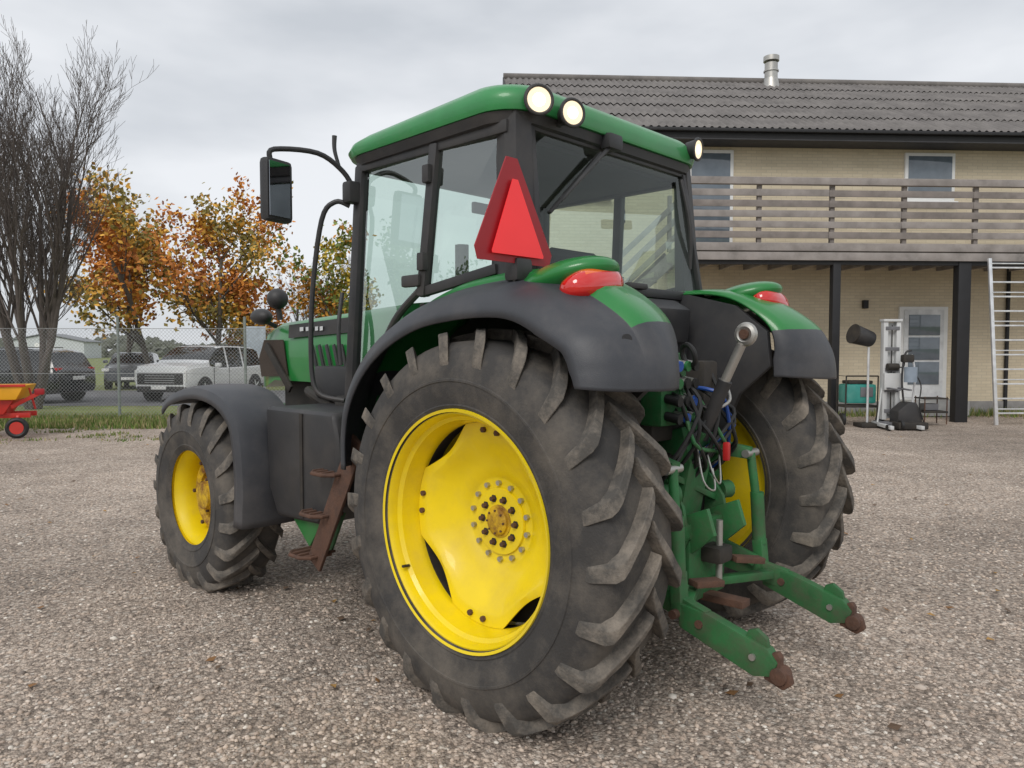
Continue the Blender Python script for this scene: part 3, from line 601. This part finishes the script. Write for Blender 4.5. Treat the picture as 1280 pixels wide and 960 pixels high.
# ------------------------------------------------------------------ BUILDING
def brick_mat(name,c1,c2,mort):
    m=bpy.data.materials.new(name);m.use_nodes=True;nt=m.node_tree;b=nt.nodes['Principled BSDF'];L=nt.links.new
    tc=N(nt,'ShaderNodeTexCoord');s=N(nt,'ShaderNodeSeparateXYZ');c=N(nt,'ShaderNodeCombineXYZ');L(tc.outputs['Object'],s.inputs[0])
    L(s.outputs[0],c.inputs[0]);L(s.outputs[2],c.inputs[1])
    br=N(nt,'ShaderNodeTexBrick');br.inputs['Scale'].default_value=1;br.inputs['Brick Width'].default_value=.25;br.inputs['Row Height'].default_value=.075;br.inputs['Mortar Size'].default_value=.007
    br.inputs['Color1'].default_value=(*c1,1);br.inputs['Color2'].default_value=(*c2,1);br.inputs['Mortar'].default_value=(*mort,1);L(c.outputs[0],br.inputs[0])
    n=N(nt,'ShaderNodeTexNoise');n.inputs['Scale'].default_value=.8;n.inputs['Detail'].default_value=8;L(tc.outputs['Object'],n.inputs['Vector'])
    r=N(nt,'ShaderNodeMapRange');r.inputs[3].default_value=.8;r.inputs[4].default_value=1.15;L(n.outputs['Fac'],r.inputs[0])
    mx=N(nt,'ShaderNodeMix',data_type='RGBA',blend_type='MULTIPLY');mx.inputs[0].default_value=1;L(br.outputs[0],mx.inputs[6]);L(r.outputs[0],mx.inputs[7])
    L(mx.outputs[2],b.inputs['Base Color']);b.inputs['Roughness'].default_value=.9
    bp=N(nt,'ShaderNodeBump');bp.inputs['Strength'].default_value=.3;bp.inputs['Distance'].default_value=.006;L(br.outputs['Fac'],bp.inputs['Height']);bp.invert=True;L(bp.outputs[0],b.inputs['Normal'])
    return m
M['wall']=brick_mat('cream_brick',(.70,.61,.45),(.64,.55,.40),(.56,.49,.37))
M['roofm']=mat('fibre_cement_roof',(.15,.138,.132),.9,var=.25,vscale=2,dirt=(.27,.25,.23),dirt_amt=.6,dscale=1.2)
M['wood']=mat('weathered_wood',(.25,.225,.21),.85,var=.3,vscale=2.5,dirt=(.40,.37,.35),dirt_amt=.55,dscale=4)
M['wood2']=mat('weathered_wood_dark',(.20,.175,.16),.85,var=.3,vscale=2.5,dirt=(.34,.31,.29),dirt_amt=.5,dscale=4)
M['blackp']=mat('black_post',(.015,.015,.017),.6)
M['soffit']=mat('soffit',(.05,.05,.055),.7)
B=empty('house',(4.1,16,0),math.radians(3));PARENT[0]=B
prism('wall',[(-4.0,0),(-4.0,6.75),(16,6.75),(16,0)],2.0,12,M['wall'],0,axis='y')
prism('gable',[(2.0,6.73),(7,9.5),(12,6.73)],-3.99,-3.8,M['wall'],0)
per=.177;L0,L1=-4.0,16.3;nx=int((L1-L0)/per*6)
ev,ez,rv,rz=1.35,6.68,7.0,9.78
nr=5;V=[];F=[]
for side in(0,1):
    for r_ in range(nr):
        t0=r_/nr;t1=(r_+1)/nr+.012
        b=len(V)
        for t in(t0,t1):
            for i in range(nx+1):
                u=L0+(L1-L0)*i/nx
                vv=ev+(rv-ev)*t;zz=ez+(rz-ez)*t+.028*math.sin(2*math.pi*u/per)+(.035 if t==t0 else 0)
                if side: vv=2*rv-vv
                V.append((u,vv,zz))
        for i in range(nx): F.append((b+i,b+i+1,b+nx+2+i,b+nx+1+i))
mk('roof',V,F,M['roofm'],ang=60)
cyl('ridge_cap',(L0,rv,rz+.02),(L1,rv,rz+.02),.11,M['roofm'],12)
box('fascia',((L0+L1)/2,ev+.02,ez-.12),(L1-L0,.05,.17),M['blackp'],.004)
box('gutter',((L0+L1)/2,ev-.06,ez-.04),(L1-L0,.12,.08),M['blackp'],.02)
box('soffit',((L0+L1)/2,ev+.35,ez-.22),(L1-L0,.7,.03),M['soffit'],0)
bar('bargeboard',(L0,ev,ez-.1),(L0,rv,rz-.1),.04,.2,M['blackp'])
cx_=4.05;cyl('chimney_pipe',(cx_,6.6,9.1),(cx_,6.6,10.20),.19,M['steel'],20);cyl('chimney_cap',(cx_,6.6,10.26),(cx_,6.6,10.40),.23,M['steel'],20)
for q in range(4): cyl('chimney_cap_leg%d'%q,(cx_+.17*math.cos(q*1.57+.8),6.6+.17*math.sin(q*1.57+.8),10.15),(cx_+.17*math.cos(q*1.57+.8),6.6+.17*math.sin(q*1.57+.8),10.3),.015,M['dark'],6)
cyl('chimney_collar',(cx_,6.6,9.95),(cx_,6.6,9.99),.22,M['steel'],20);cyl('chimney_base',(cx_,6.6,9.3),(cx_,6.6,9.75),.30,M['steel'],20,r2=.2)
u0,u1=-.5,12.5
box('deck_floor',((u0+u1)/2,1.0,3.72),(u1-u0,1.96,.06),M['wood'],0)
for i in range(2): box('deck_fascia%d'%i,((u0+u1)/2,-.03,3.80-.2*i),(u1-u0,.04,.17),M['wood'],.004)
box('deck_beam',((u0+u1)/2,.08,3.53),(u1-u0,.12,.2),M['blackp'],.004)
for i in range(22): box('deck_joist%d'%i,(u0+.3+i*.6,1.0,3.6),(.06,1.9,.17),M['wood'],0)
rr=random.Random(4)
for i,z in enumerate((4.06,4.28,4.50,4.72,4.94)):
    uu=u0
    while uu<u1-.1:
        l=min(u1-uu,rr.choice((3.2,4.8)));box('rail_board%d_%d'%(i,uu*10),(uu+l/2,-.02,z+rr.uniform(-.008,.008)),(l-.008,.03,.14),rr.choice((M['wood'],M['wood2'])),.003,rot=(0,rr.uniform(-.002,.002),0));uu+=l
box('rail_cap',((u0+u1)/2,-.02,5.19),(u1-u0,.12,.15),M['wood'],.006)
for i in range(9): box('rail_post%d'%i,(u0+.1+i*1.6,.05,4.5),(.09,.09,1.5),M['wood2'],.004)
for i,u in enumerate((-.3,2.93,9.6)): box('deck_post%d'%i,(u,.1,1.75),(.17,.17,3.5),M['blackp'],.006)
box('deck_post_wide',(5.78,.1,1.75),(.28,.2,3.5),M['blackp'],.006)
def window(nm,u,z0,z1,wd,v=2.0,mull=1):
    box(nm+'_frame',(u,v-.012,(z0+z1)/2),(wd,.10,z1-z0),M['white'],.01)
    n=mull
    ww=(wd-.16-(n-1)*.08)/n
    for i in range(n):
        uc=u-wd/2+.08+ww/2+i*(ww+.08)
        box(nm+'_pane%d'%i,(uc,v-.045,(z0+z1)/2),(ww,.05,z1-z0-.16),M['winglass'],.004)
    box(nm+'_sill',(u,v-.06,z0-.03),(wd+.1,.16,.05),M['white'],.006)
window('upper_window',6.15,5.2,6.36,1.25)
window('upper_window_b',11.2,5.2,6.36,1.25)
window('balcony_door',.75,3.76,6.36,1.1)
window('upper_window_c',-2.4,5.2,6.36,1.4,mull=2);window('lower_window',-2.0,1.3,2.6,1.4,mull=2)
box('door_frame',(6.08,1.985,1.50),(1.22,.10,2.3),M['white'],.01)
box('door_leaf',(6.08,1.93,1.50),(1.0,.04,2.15),mat('door_white',(.72,.73,.73),.5),.008)
for i,(z0,z1) in enumerate(((1.95,2.45),(1.35,1.9),(.75,1.3))): box('door_pane%d'%i,(6.08,1.905,(z0+z1)/2),(.78,.03,z1-z0),M['winglass'],.004)
box('plinth',(6,1.97,.16),(20,.08,.34),mat('plinth',(.28,.27,.26),.9),.005)
box('door_step',(6.08,1.6,.2),(1.5,.7,.36),mat('concrete',(.35,.35,.34),.9),.02)
cyl('downpipe',(8.2,1.93,0),(8.2,1.93,3.6),.045,M['blackp'],12)
box('wall_lamp',(4.6,1.93,2.7),(.12,.1,.2),M['blackp'],.01)
for s in(0,.85): bar('stair_stringer%d'%(s>0),(-.5,.2+s,3.7),(-4.3,.2+s,.1),.05,.26,M['wood'])
for i in range(16):
    t=(i+.5)/16;box('stair_tread%d'%i,(-.5-3.8*t,.62,3.62-3.6*t),(.26,.84,.04),M['wood'],.004)
for j in(0,1,2): bar('stair_rail%d'%j,(-.5,.15,4.1+.35*j),(-4.3,.15,.5+.35*j),.03,.12,M['wood'])
for j in range(4): box('stair_post%d'%j,(-.7-j*1.15,.2,4.3-j*1.09),(.08,.08,1.2),M['wood'],.004)
PARENT[0]=None
Ld=empty('ladder',(10.25,15.7,0),math.radians(3));PARENT[0]=Ld
for u in(0,.99): bar('rail%d'%(u>0),(u,0,0),(u,.35,3.55),.07,.05,M['alu'])
for i in range(11):
    z=.25+i*.31;v=.35*z/3.55
    bar('rung%d'%i,(0,v,z),(.99,v,z),.04,.035,M['alu'])
    if i%2==0: bar('rung_b%d'%i,(0,v,z+.09),(.99,v,z+.09),.04,.025,M['alu'])
PARENT[0]=None
def px(p,D): return (p-640)/930.36*D
lg=mat('light_grey_paint',(.58,.59,.59),.5,var=.08,dirt=(.3,.28,.25),dirt_amt=.3)
gd=mat('greyd',(.14,.14,.15),.6)
E=empty('material_lift',(px(1112,15.2),15.2,0),0);PARENT[0]=E
box('mast_left',(-.12,0,1.17),(.09,.14,2.0),lg,.01);box('mast_right',(.14,0,1.17),(.09,.14,2.0),lg,.01);box('mast_web',(.01,.04,1.17),(.19,.03,1.96),lg,.005)
for q in range(5): box('mast_cross%d'%q,(.01,-.075,.35+q*.42),(.28,.02,.07),gd,.004)
cyl('lift_chain',(.01,-.05,.3),(.01,-.05,2.1),.012,M['dark'],8)
box('head_plate',(.01,0,2.19),(.38,.20,.05),lg,.01)
box('foot',(0,-.1,.10),(.5,.5,.08),gd,.01)
for q in(-1,1): bar('leg%d'%q,(q*.22,.2,.09),(q*.30,-.75,.07),.07,.07,lg);cyl('caster%d'%q,(q*.27,-.6,.06),(q*.33,-.6,.06),.06,M['hoset']);bar('brace%d'%q,(q*.12,.02,1.0),(q*.27,-.1,.12),.03,.03,lg)
box('carriage',(.01,-.12,.95),(.36,.06,.34),lg,.01);bar('fork_a',(-.1,-.14,.82),(-.1,-.6,.80),.06,.03,gd);bar('fork_b',(.12,-.14,.82),(.12,-.6,.80),.06,.03,gd)
cyl('winch',(-.12,-.14,1.25),(.1,-.14,1.25),.07,M['dark']);tube('winch_handle',[(.1,-.14,1.25),(.2,-.16,1.25),(.2,-.2,1.4)],.012,M['dark'])
E=empty('generator',(px(1072,15.6),15.6,0),0);PARENT[0]=E
teal=mat('teal',(.025,.27,.23),.4,dirt=DUST,dirt_amt=.3)
box('housing',(0,0,.68),(.62,.42,.40),teal,.05);box('lid',(0,0,.92),(.50,.34,.07),M['dark'],.02)
for q in(-1,1):
    tube('frame%d'%q,[(q*.33,-.2,.15),(q*.33,-.22,1.05),(q*.33,.22,1.05),(q*.33,.2,.15)],.015,M['dark'],smooth=1)
    cyl('wheel%d'%q,(q*.36,-.2,.15),(q*.42,-.2,.15),.13,M['hoset'])
bar('frame_top',(-.33,-.22,1.05),(.33,-.22,1.05),.03,.03,M['dark']);box('control_panel',(.1,-.215,.72),(.26,.02,.2),gd,.005);box('base_tray',(0,0,.42),(.68,.40,.05),M['dark'],.01)
E=empty('outdoor_heater',(px(1078,15.3),15.3,0),0);PARENT[0]=E
cyl('pole',(.12,0,.1),(.12,0,1.65),.025,M['alu']);cyl('head',(-.22,-.05,1.92),(.2,.05,1.80),.20,M['black'],24,.05,r2=.16);box('foot',(.12,0,.05),(.4,.4,.08),M['dark'],.01);cyl('head_rim',(-.235,-.052,1.925),(-.21,-.047,1.918),.205,M['dark'],24)
E=empty('floor_scrubber',(px(1134,14.9),14.9,0),0);PARENT[0]=E
prism('body',[(-.25,.1),(-.25,.38),(-.05,.55),(.12,.55),(.22,.35),(.25,.1)],-.18,.18,M['black'],.04,axis='y')
box('base',(0,-.1,.09),(.6,.4,.14),M['dark'],.03);tube('handle',[(-.05,0,.5),(-.1,0,1.0),(-.05,0,1.5),(.08,0,1.58)],.02,M['black']);tube('handle_b',[(.12,0,.5),(.16,0,1.1),(.08,0,1.5)],.02,M['alu'])
cyl('bucket',(.03,-.08,.95),(.03,-.08,1.25),.12,mat('bluegrey',(.25,.30,.36),.5));box('motor',(0,0,1.42),(.22,.16,.16),M['dark'],.04);tube('cord',[(.05,-.1,1.2),(.2,-.15,.9),(.15,-.2,.5),(.25,-.2,.15)],.012,M['hoset'])
cyl('wheel',(-.25,-.25,.1),(-.2,-.25,.1),.1,M['hoset'])
E=empty('tool_cart',(px(1165,15.6),15.6,0),0);PARENT[0]=E
box('tray',(0,0,.30),(.5,.4,.04),M['dark'],.005);box('tray_top',(0,0,.58),(.5,.4,.03),M['dark'],.005);box('toolbox',(-.05,0,.40),(.3,.22,.14),gd,.02)
for a in(-.23,.23):
    for b_ in(-.18,.18): cyl('leg%d%d'%(a>0,b_>0),(a,b_,.04),(a,b_,.62),.012,M['rust'])
PARENT[0]=None
# ------------------------------------------------------------------ FENCE
fe=empty('chain_link_fence',(0,0,0));PARENT[0]=fe
M['wire']=mat('galv_wire',(.30,.31,.31),.6,metal=.2)
V=[];F=[];fy=17.0;x0,x1=-21,1.6;z0,z1=.05,2.08;hh=z1-z0;sp=.085;wd=.0036
x=x0-hh
while x<x1:
    for sg in(1,-1):
        a=(x,z0) if sg>0 else (x,z1);bx=(x+hh,z1) if sg>0 else (x+hh,z0)
        b=len(V);yy=fy+(.002 if sg>0 else -.002)
        V+=[(a[0]-wd,yy,a[1]),(a[0]+wd,yy,a[1]),(bx[0]+wd,yy,bx[1]),(bx[0]-wd,yy,bx[1])];F.append((b,b+1,b+2,b+3))
    x+=sp
mk('mesh_wire',V,F,M['wire'],ang=0)
for i,z in enumerate((z0,1.05,z1)): cyl('line_wire%d'%i,(x0,fy,z),(x1,fy,z),.007,M['wire'],6)
pm=mat('fence_post',(.20,.23,.21),.6)
for i,u in enumerate((-20.4,-14.9,-9.0,-6.1,-3.2,-.3)): cyl('post%d'%i,(u,fy+.03,0),(u,fy+.03,2.35),.032,pm,10)
PARENT[0]=None
# ------------------------------------------------------------------ CARS
def car(name,loc,rz,body,L=4.7,H=1.68,W=.93,frontblack=False):
    E=empty(name,loc,rz);PARENT[0]=E
    bb=.08 if frontblack else 0
    S=[(-.5,.45,.85,.87,.80),(-.49,.34,.98,1.02,.88),(-.465,.30,1.05,1.12,.93),(-.425,.28,1.06,1.54,.95),(-.36,.28,1.05,1.63,.97),(-.18,.28,1.03,1.67,1),(-.16,.28,1.03,1.67,1),(.02,.28,1.02,1.68,1),(.04,.28,1.02,1.68,1),(.12,.28,1.02,1.64,1),(.245,.28,1.04+bb*.5,1.16+bb,.99),(.26,.28,1.02+bb,1.09+bb,.99),(.40,.28,.99+bb,1.04+bb,.98),(.475,.30,.95+bb,.99+bb,.95),(.497,.36,.84+bb,.87+bb,.88)]
    rings=[]
    for x,zb,bl,rf,w_ in S:
        w_*=W;rf*=H/1.68
        up=rf-bl>.25
        tw=.80 if up else .93
        half=[(w_*.9,zb),(w_*.99,zb+.12),(w_,(zb+bl)/2),(w_*.985,bl-.03),(w_*.95,bl),(w_*tw,rf-.05 if up else rf-.015),(w_*tw*.88,rf-.008),(w_*tw*.4,rf+.006)]
        rings.append([(x*L,-a,z) for a,z in half]+[(x*L,a,z) for a,z in reversed(half)])
    def ix(i,k):
        kk=min(k,14-k)
        if kk==4 and 3<=i<=9 and i not in(5,7): return 1
        if i in(2,9) and kk>=5: return 1
        if kk==0: return 2
        return 0
    loft('body',rings,[body,M['carglass'],M['black']],ix,ang=40)
    for sx in(-.31,.315):
        for sy in(-1,1):
            y=sy*W*.93
            cyl('arch%.1f%d'%(sx,sy),(sx*L,y-.1*sy,.36),(sx*L,y+.071*sy,.36),.41,M['black'],28)
            cyl('tyre%.1f%d'%(sx,sy),(sx*L,y-.15*sy,.345),(sx*L,y+.085*sy,.345),.345,M['hoset'],28,.03)
            cyl('rim%.1f%d'%(sx,sy),(sx*L,y+.08*sy,.345),(sx*L,y+.092*sy,.345),.24,M['dark'],24,.01)
            for q in range(5):
                a=q*1.2566;bar('spoke%.1f%d%d'%(sx,sy,q),(sx*L,y+.096*sy,.345),(sx*L+.22*math.cos(a),y+.096*sy,.345+.22*math.sin(a)),.012,.05,M['alu'],up=(0,0,1) if abs(math.sin(a))<.7 else (1,0,0),bevel=0)
    if frontblack:
        box('front_panel',(.497*L,0,.72),(.06,1.56,.36),M['black'],.04);box('bumper_low',(.492*L,0,.40),(.10,1.6,.18),M['black'],.03);box('sill_l',(0,W*.98,.34),(2.5,.06,.14),M['black'],.01);box('sill_r',(0,-W*.98,.34),(2.5,.06,.14),M['black'],.01)
        for q in range(4): box('grille_slat%d'%q,(.505*L,0,.60+q*.07),(.02,1.0,.012),M['alu'],.002)
    for sy in(-1,1):
        box('headlamp%d'%sy,(.487*L,sy*W*.88,.80),(.10,.07,.36) if frontblack else (.12,.26,.12),M['white'],.015)
        box('tail_lamp%d'%sy,(-.475*L,sy*W*.74,1.0),(.12,.24,.14),M['lens'],.02)
        box('mirror%d'%sy,(.19*L,sy*(W+.08),1.12),(.12,.18,.13),body,.03)
        box('roof_rail%d'%sy,(-.1*L,sy*W*.66,H+.01),(1.7,.03,.03),M['black'],.005)
        for q,xx in enumerate((.21,.03,-.17)): box('door_line%d%d'%(sy,q),(xx*L,sy*(W*.997),.72),(.014,.012,.62),M['black'],0)
        for q,xx in enumerate((-.0,-.2)): box('door_grip%d%d'%(sy,q),(xx*L,sy*(W*.995),.93),(.16,.03,.025),body,.005)
    box('number_plate',(.515*L,0,.45),(.02,.5,.11),M['white'],.003);box('rear_plate',(-.505*L,0,.75),(.02,.5,.11),M['white'],.003)
    PARENT[0]=None
cw=mat('car_white',(.80,.81,.81),.3,var=.02,coat=.3);cb=mat('car_black',(.015,.017,.02),.2,var=.02,coat=.8);cg=mat('car_grey',(.12,.13,.14),.3,coat=.6)
car('parked_suv',(-15.5,23.0,0),math.radians(172),cb,L=4.6,H=1.66)
car('parked_suv',(-10.25,24.9,0),math.radians(-101),cw,L=4.7,H=1.74,W=.96,frontblack=True)
car('parked_car',(-16.2,32,0),math.radians(-70),cg,L=4.3,H=1.5)
car('parked_car',(-10.9,34.5,0),math.radians(200),cw,L=4.4,H=1.5)
car('parked_car',(-20.6,31,0),math.radians(180),cw,L=4.4,H=1.5)
# ------------------------------------------------------------------ implement
E=empty('seed_spreader',(-9.35,13.6,0),math.radians(20));E.scale=(1.12,1.12,1.12);PARENT[0]=E
yl=mat('orange_yellow',(.85,.40,.01),.4,dirt=(.2,.12,.05),dirt_amt=.3);rd=mat('machine_red',(.6,.03,.02),.4,dirt=(.15,.08,.05),dirt_amt=.3)
prism('hopper',[(-.9,.85),(.42,.85),(.30,.62),(-.75,.62)],-.4,.4,yl,.02,axis='y')
bar('hopper_rim',(-.92,-.41,.85),(.44,-.41,.85),.03,.04,rd);bar('hopper_rib',(-.1,-.41,.63),(-.1,-.41,.84),.02,.03,rd)
prism('hopper_low',[(-.7,.62),(.25,.62),(.1,.38),(-.6,.38)],-.3,.3,rd,.02,axis='y')
bar('frame',(-.9,-.2,.36),(.45,-.2,.36),.06,.08,rd);bar('frame_b',(-.9,.2,.36),(.45,.2,.36),.06,.08,rd)
for i,u in enumerate((-.55,.3)):
    torus('wheel%d'%i,(u,-.38,.17),.13,.04,M['hoset'],(0,1,0));cyl('wheel_hub%d'%i,(u,-.41,.17),(u,-.33,.17),.10,rd)
bar('strut',(.3,-.3,.36),(.3,-.35,.17),.04,.05,rd);bar('strut_b',(.42,-.1,.8),(.5,-.1,.45),.03,.03,rd);bar('arm',(.2,-.25,.5),(.6,-.25,.72),.06,.06,rd);box('tip_lamp',(.6,-.25,.74),(.14,.08,.1),M['redd'],.02)
PARENT[0]=None
# ------------------------------------------------------------------ TREES
bark=mat('bark',(.085,.07,.058),.95,var=.3,dirt=(.13,.13,.09),dirt_amt=.4)
barkg=mat('bark_grey',(.12,.10,.09),.95,var=.2)
def tree(name,base,H,seed,stems,nch,levels,spread,upb,r0,leaf=None,nleaf=0,lsize=.1,bk=bark,lvl_leaf=2,ratio=.62,lspread=.35,lean=.15,rmin=.003,wob=.10):
    rr=random.Random(seed);segs=[];tips=[]
    def grow(p,d,L,r,lv):
        ns=6 if lv==0 else (4 if lv<2 else 3);pts=[p];rads=[r];dd=d
        for i in range(ns):
            dd=(dd+Vector((rr.gauss(0,wob),rr.gauss(0,wob),rr.gauss(0,wob*.6)+upb*.12))).normalized()
            p2=pts[-1]+dd*L/ns;r2=max(rmin,r*(1-(i+1)/ns*(.55 if lv<levels else .7)))
            segs.append((pts[-1],p2,rads[-1],r2,lv));pts.append(p2);rads.append(r2)
            if lv<levels:
                c=nch[lv]/ns;k=int(c)+(1 if rr.random()<c-int(c) else 0)
                if lv==0 and i==0:k=0
                for _ in range(k):
                    az=rr.uniform(0,6.283);sp_=spread*rr.uniform(.6,1.25)
                    u=dd.orthogonal().normalized();v=dd.cross(u)
                    cd=(dd*math.cos(sp_)+(u*math.cos(az)+v*math.sin(az))*math.sin(sp_)+Vector((0,0,upb*.25))).normalized()
                    grow(p2,cd,L*ratio*rr.uniform(.7,1.15)*(1-.25*i/ns),max(rmin,r2*rr.uniform(.45,.62)),lv+1)
            if lv>=lvl_leaf: tips.append(p2)
    for s in range(stems):
        a=6.28*s/stems+rr.uniform(-.4,.4);ln=lean*rr.uniform(.5,1.2) if stems>1 else .03
        d=Vector((math.cos(a)*ln,math.sin(a)*ln,1)).normalized()
        grow(Vector((math.cos(a)*.12*(stems>1),math.sin(a)*.12*(stems>1),0)),d,H*rr.uniform(.6,.7),r0*rr.uniform(.8,1),0)
    E=empty(name,base);PARENT[0]=E
    V=[];F=[]
    for a,b,ra,rb,lv in segs:
        n=7 if lv==0 else (5 if lv==1 else 3)
        d=(b-a).normalized();u=d.orthogonal().normalized();v=d.cross(u);q=len(V)
        for p,r in((a,ra),(b,rb)):
            for k in range(n):
                t=6.283*k/n;V.append(p+u*math.cos(t)*r+v*math.sin(t)*r)
        F+=[(q+k,q+(k+1)%n,q+n+(k+1)%n,q+n+k) for k in range(n)]
    mk('branches',V,F,bk,ang=80)
    if leaf:
        V=[];F=[];I=[]
        w=[rr.random()**2 for _ in tips]
        for k in rr.choices(range(len(tips)),weights=w,k=nleaf):
            t=tips[k];c=t+Vector((rr.gauss(0,lspread),rr.gauss(0,lspread),rr.gauss(0,lspread*.8)))
            s=lsize*rr.uniform(.5,1.2);u=Vector((rr.gauss(0,1),rr.gauss(0,1),rr.gauss(0,1))).normalized();v=u.orthogonal().normalized();q=len(V)
            V+=[c-u*s,c-v*s*.6,c+u*s,c+v*s*.6];F.append((q,q+1,q+2,q+3));I.append(min(len(leaf)-1,int((math.sin(c.x*1.3+c.z*1.1)*.5+.5)*len(leaf)*.6+rr.random()*len(leaf)*.5)))
        mk('leaves',V,F,leaf,I,ang=0)
    PARENT[0]=None
def lm(n,c): return mat(n,c,.7,var=.25,vscale=1.5)
OR=[lm('leaf_orange',(.62,.23,.03)),lm('leaf_rust',(.42,.14,.025)),lm('leaf_gold',(.66,.36,.05)),lm('leaf_olive',(.26,.21,.05))]
YG=[lm('leaf_yg',(.50,.36,.04)),lm('leaf_g',(.16,.21,.04)),lm('leaf_or2',(.52,.24,.03))]
GR=[lm('leaf_g1',(.08,.14,.03)),lm('leaf_g2',(.13,.20,.04)),lm('leaf_g3',(.05,.09,.02))]
tree('bare_tree',(-13.0,20.2,0),8.7,17,8,(10,7,6,4),4,.50,.70,.10,bk=barkg,ratio=.54,lean=.30,rmin=.0042,wob=.07)
tree('autumn_tree',(-14.6,30,0),7.9,21,1,(9,6,5),3,.7,.4,.14,OR,3800,.12,lvl_leaf=2,lspread=.24)
tree('autumn_tree',(-12.3,31,0),8.2,35,1,(9,6,5),3,.7,.4,.14,OR,4600,.12,lvl_leaf=2,lspread=.24)
tree('autumn_tree',(-16.6,32,0),6.8,24,1,(9,6,5),3,.7,.4,.14,OR,3200,.12,lvl_leaf=2,lspread=.24)
tree('autumn_tree',(-11.0,33,0),5.2,28,1,(9,6,5),3,.8,.3,.12,OR,4200,.12,lvl_leaf=1,lspread=.25)
tree('autumn_tree',(-6.3,29,0),5.3,43,1,(9,6,5),3,.7,.4,.11,YG,4500,.11,lvl_leaf=1,lspread=.2)
tree('bare_tree',(-10.9,40,0),6.6,51,2,(7,6,4,3),4,.6,.5,.10,bk=barkg,rmin=.006)
tree('birch_tree',(-22,7.0,0),7.4,61,1,(10,6,5),3,.6,.2,.16,GR,5000,.10,lvl_leaf=1,lspread=.3)
tree('birch_tree',(-27,4.6,0),6.0,62,1,(10,6,5),3,.6,.2,.16,GR,5000,.10,lvl_leaf=1,lspread=.3)
rr=random.Random(9);V=[];F=[]
for i in range(9000):
    x=rr.uniform(-260,120);h=2+3.2*(.5+.5*math.sin(x*.05))*(.6+.4*math.sin(x*.21+1));z=rr.random()**1.2*h;y=170+rr.uniform(-6,6);s=rr.uniform(.5,1.1);q=len(V)
    V+=[(x-s,y,z),(x,y+rr.uniform(-.5,.5),z-s*.6),(x+s,y,z),(x,y,z+s*.8)];F.append((q,q+1,q+2,q+3))
mk('distant_trees',V,F,[lm('far_leaf',(.14,.15,.12))],ang=0)
E=empty('farm_shed',(-92,150,0),.2);PARENT[0]=E
prism('walls',[(-7,0),(-7,3.2),(0,4.6),(7,3.2),(7,0)],-5,5,mat('shed_grey',(.60,.63,.65),.7),0,axis='y')
prism('roof_sheet',[(-7.4,3.2),(0,4.75),(7.4,3.2),(7.4,3.35),(0,4.95),(-7.4,3.35)],-5.3,5.3,mat('shed_roof',(.2,.21,.22),.7),0,axis='y')
box('shed_door',(0,-5.02,1.5),(3.5,.06,3.0),M['white'],.01)
E=empty('info_board',(-9.8,28.5,0),.1);PARENT[0]=E
box('board',(0,0,1.75),(.75,.06,1.5),mat('board_grey',(.42,.48,.52),.4),.01);box('post_a',(-.3,.05,.5),(.08,.08,1.0),M['alu'],.005);box('post_b',(.3,.05,.5),(.08,.08,1.0),M['alu'],.005)
PARENT[0]=None
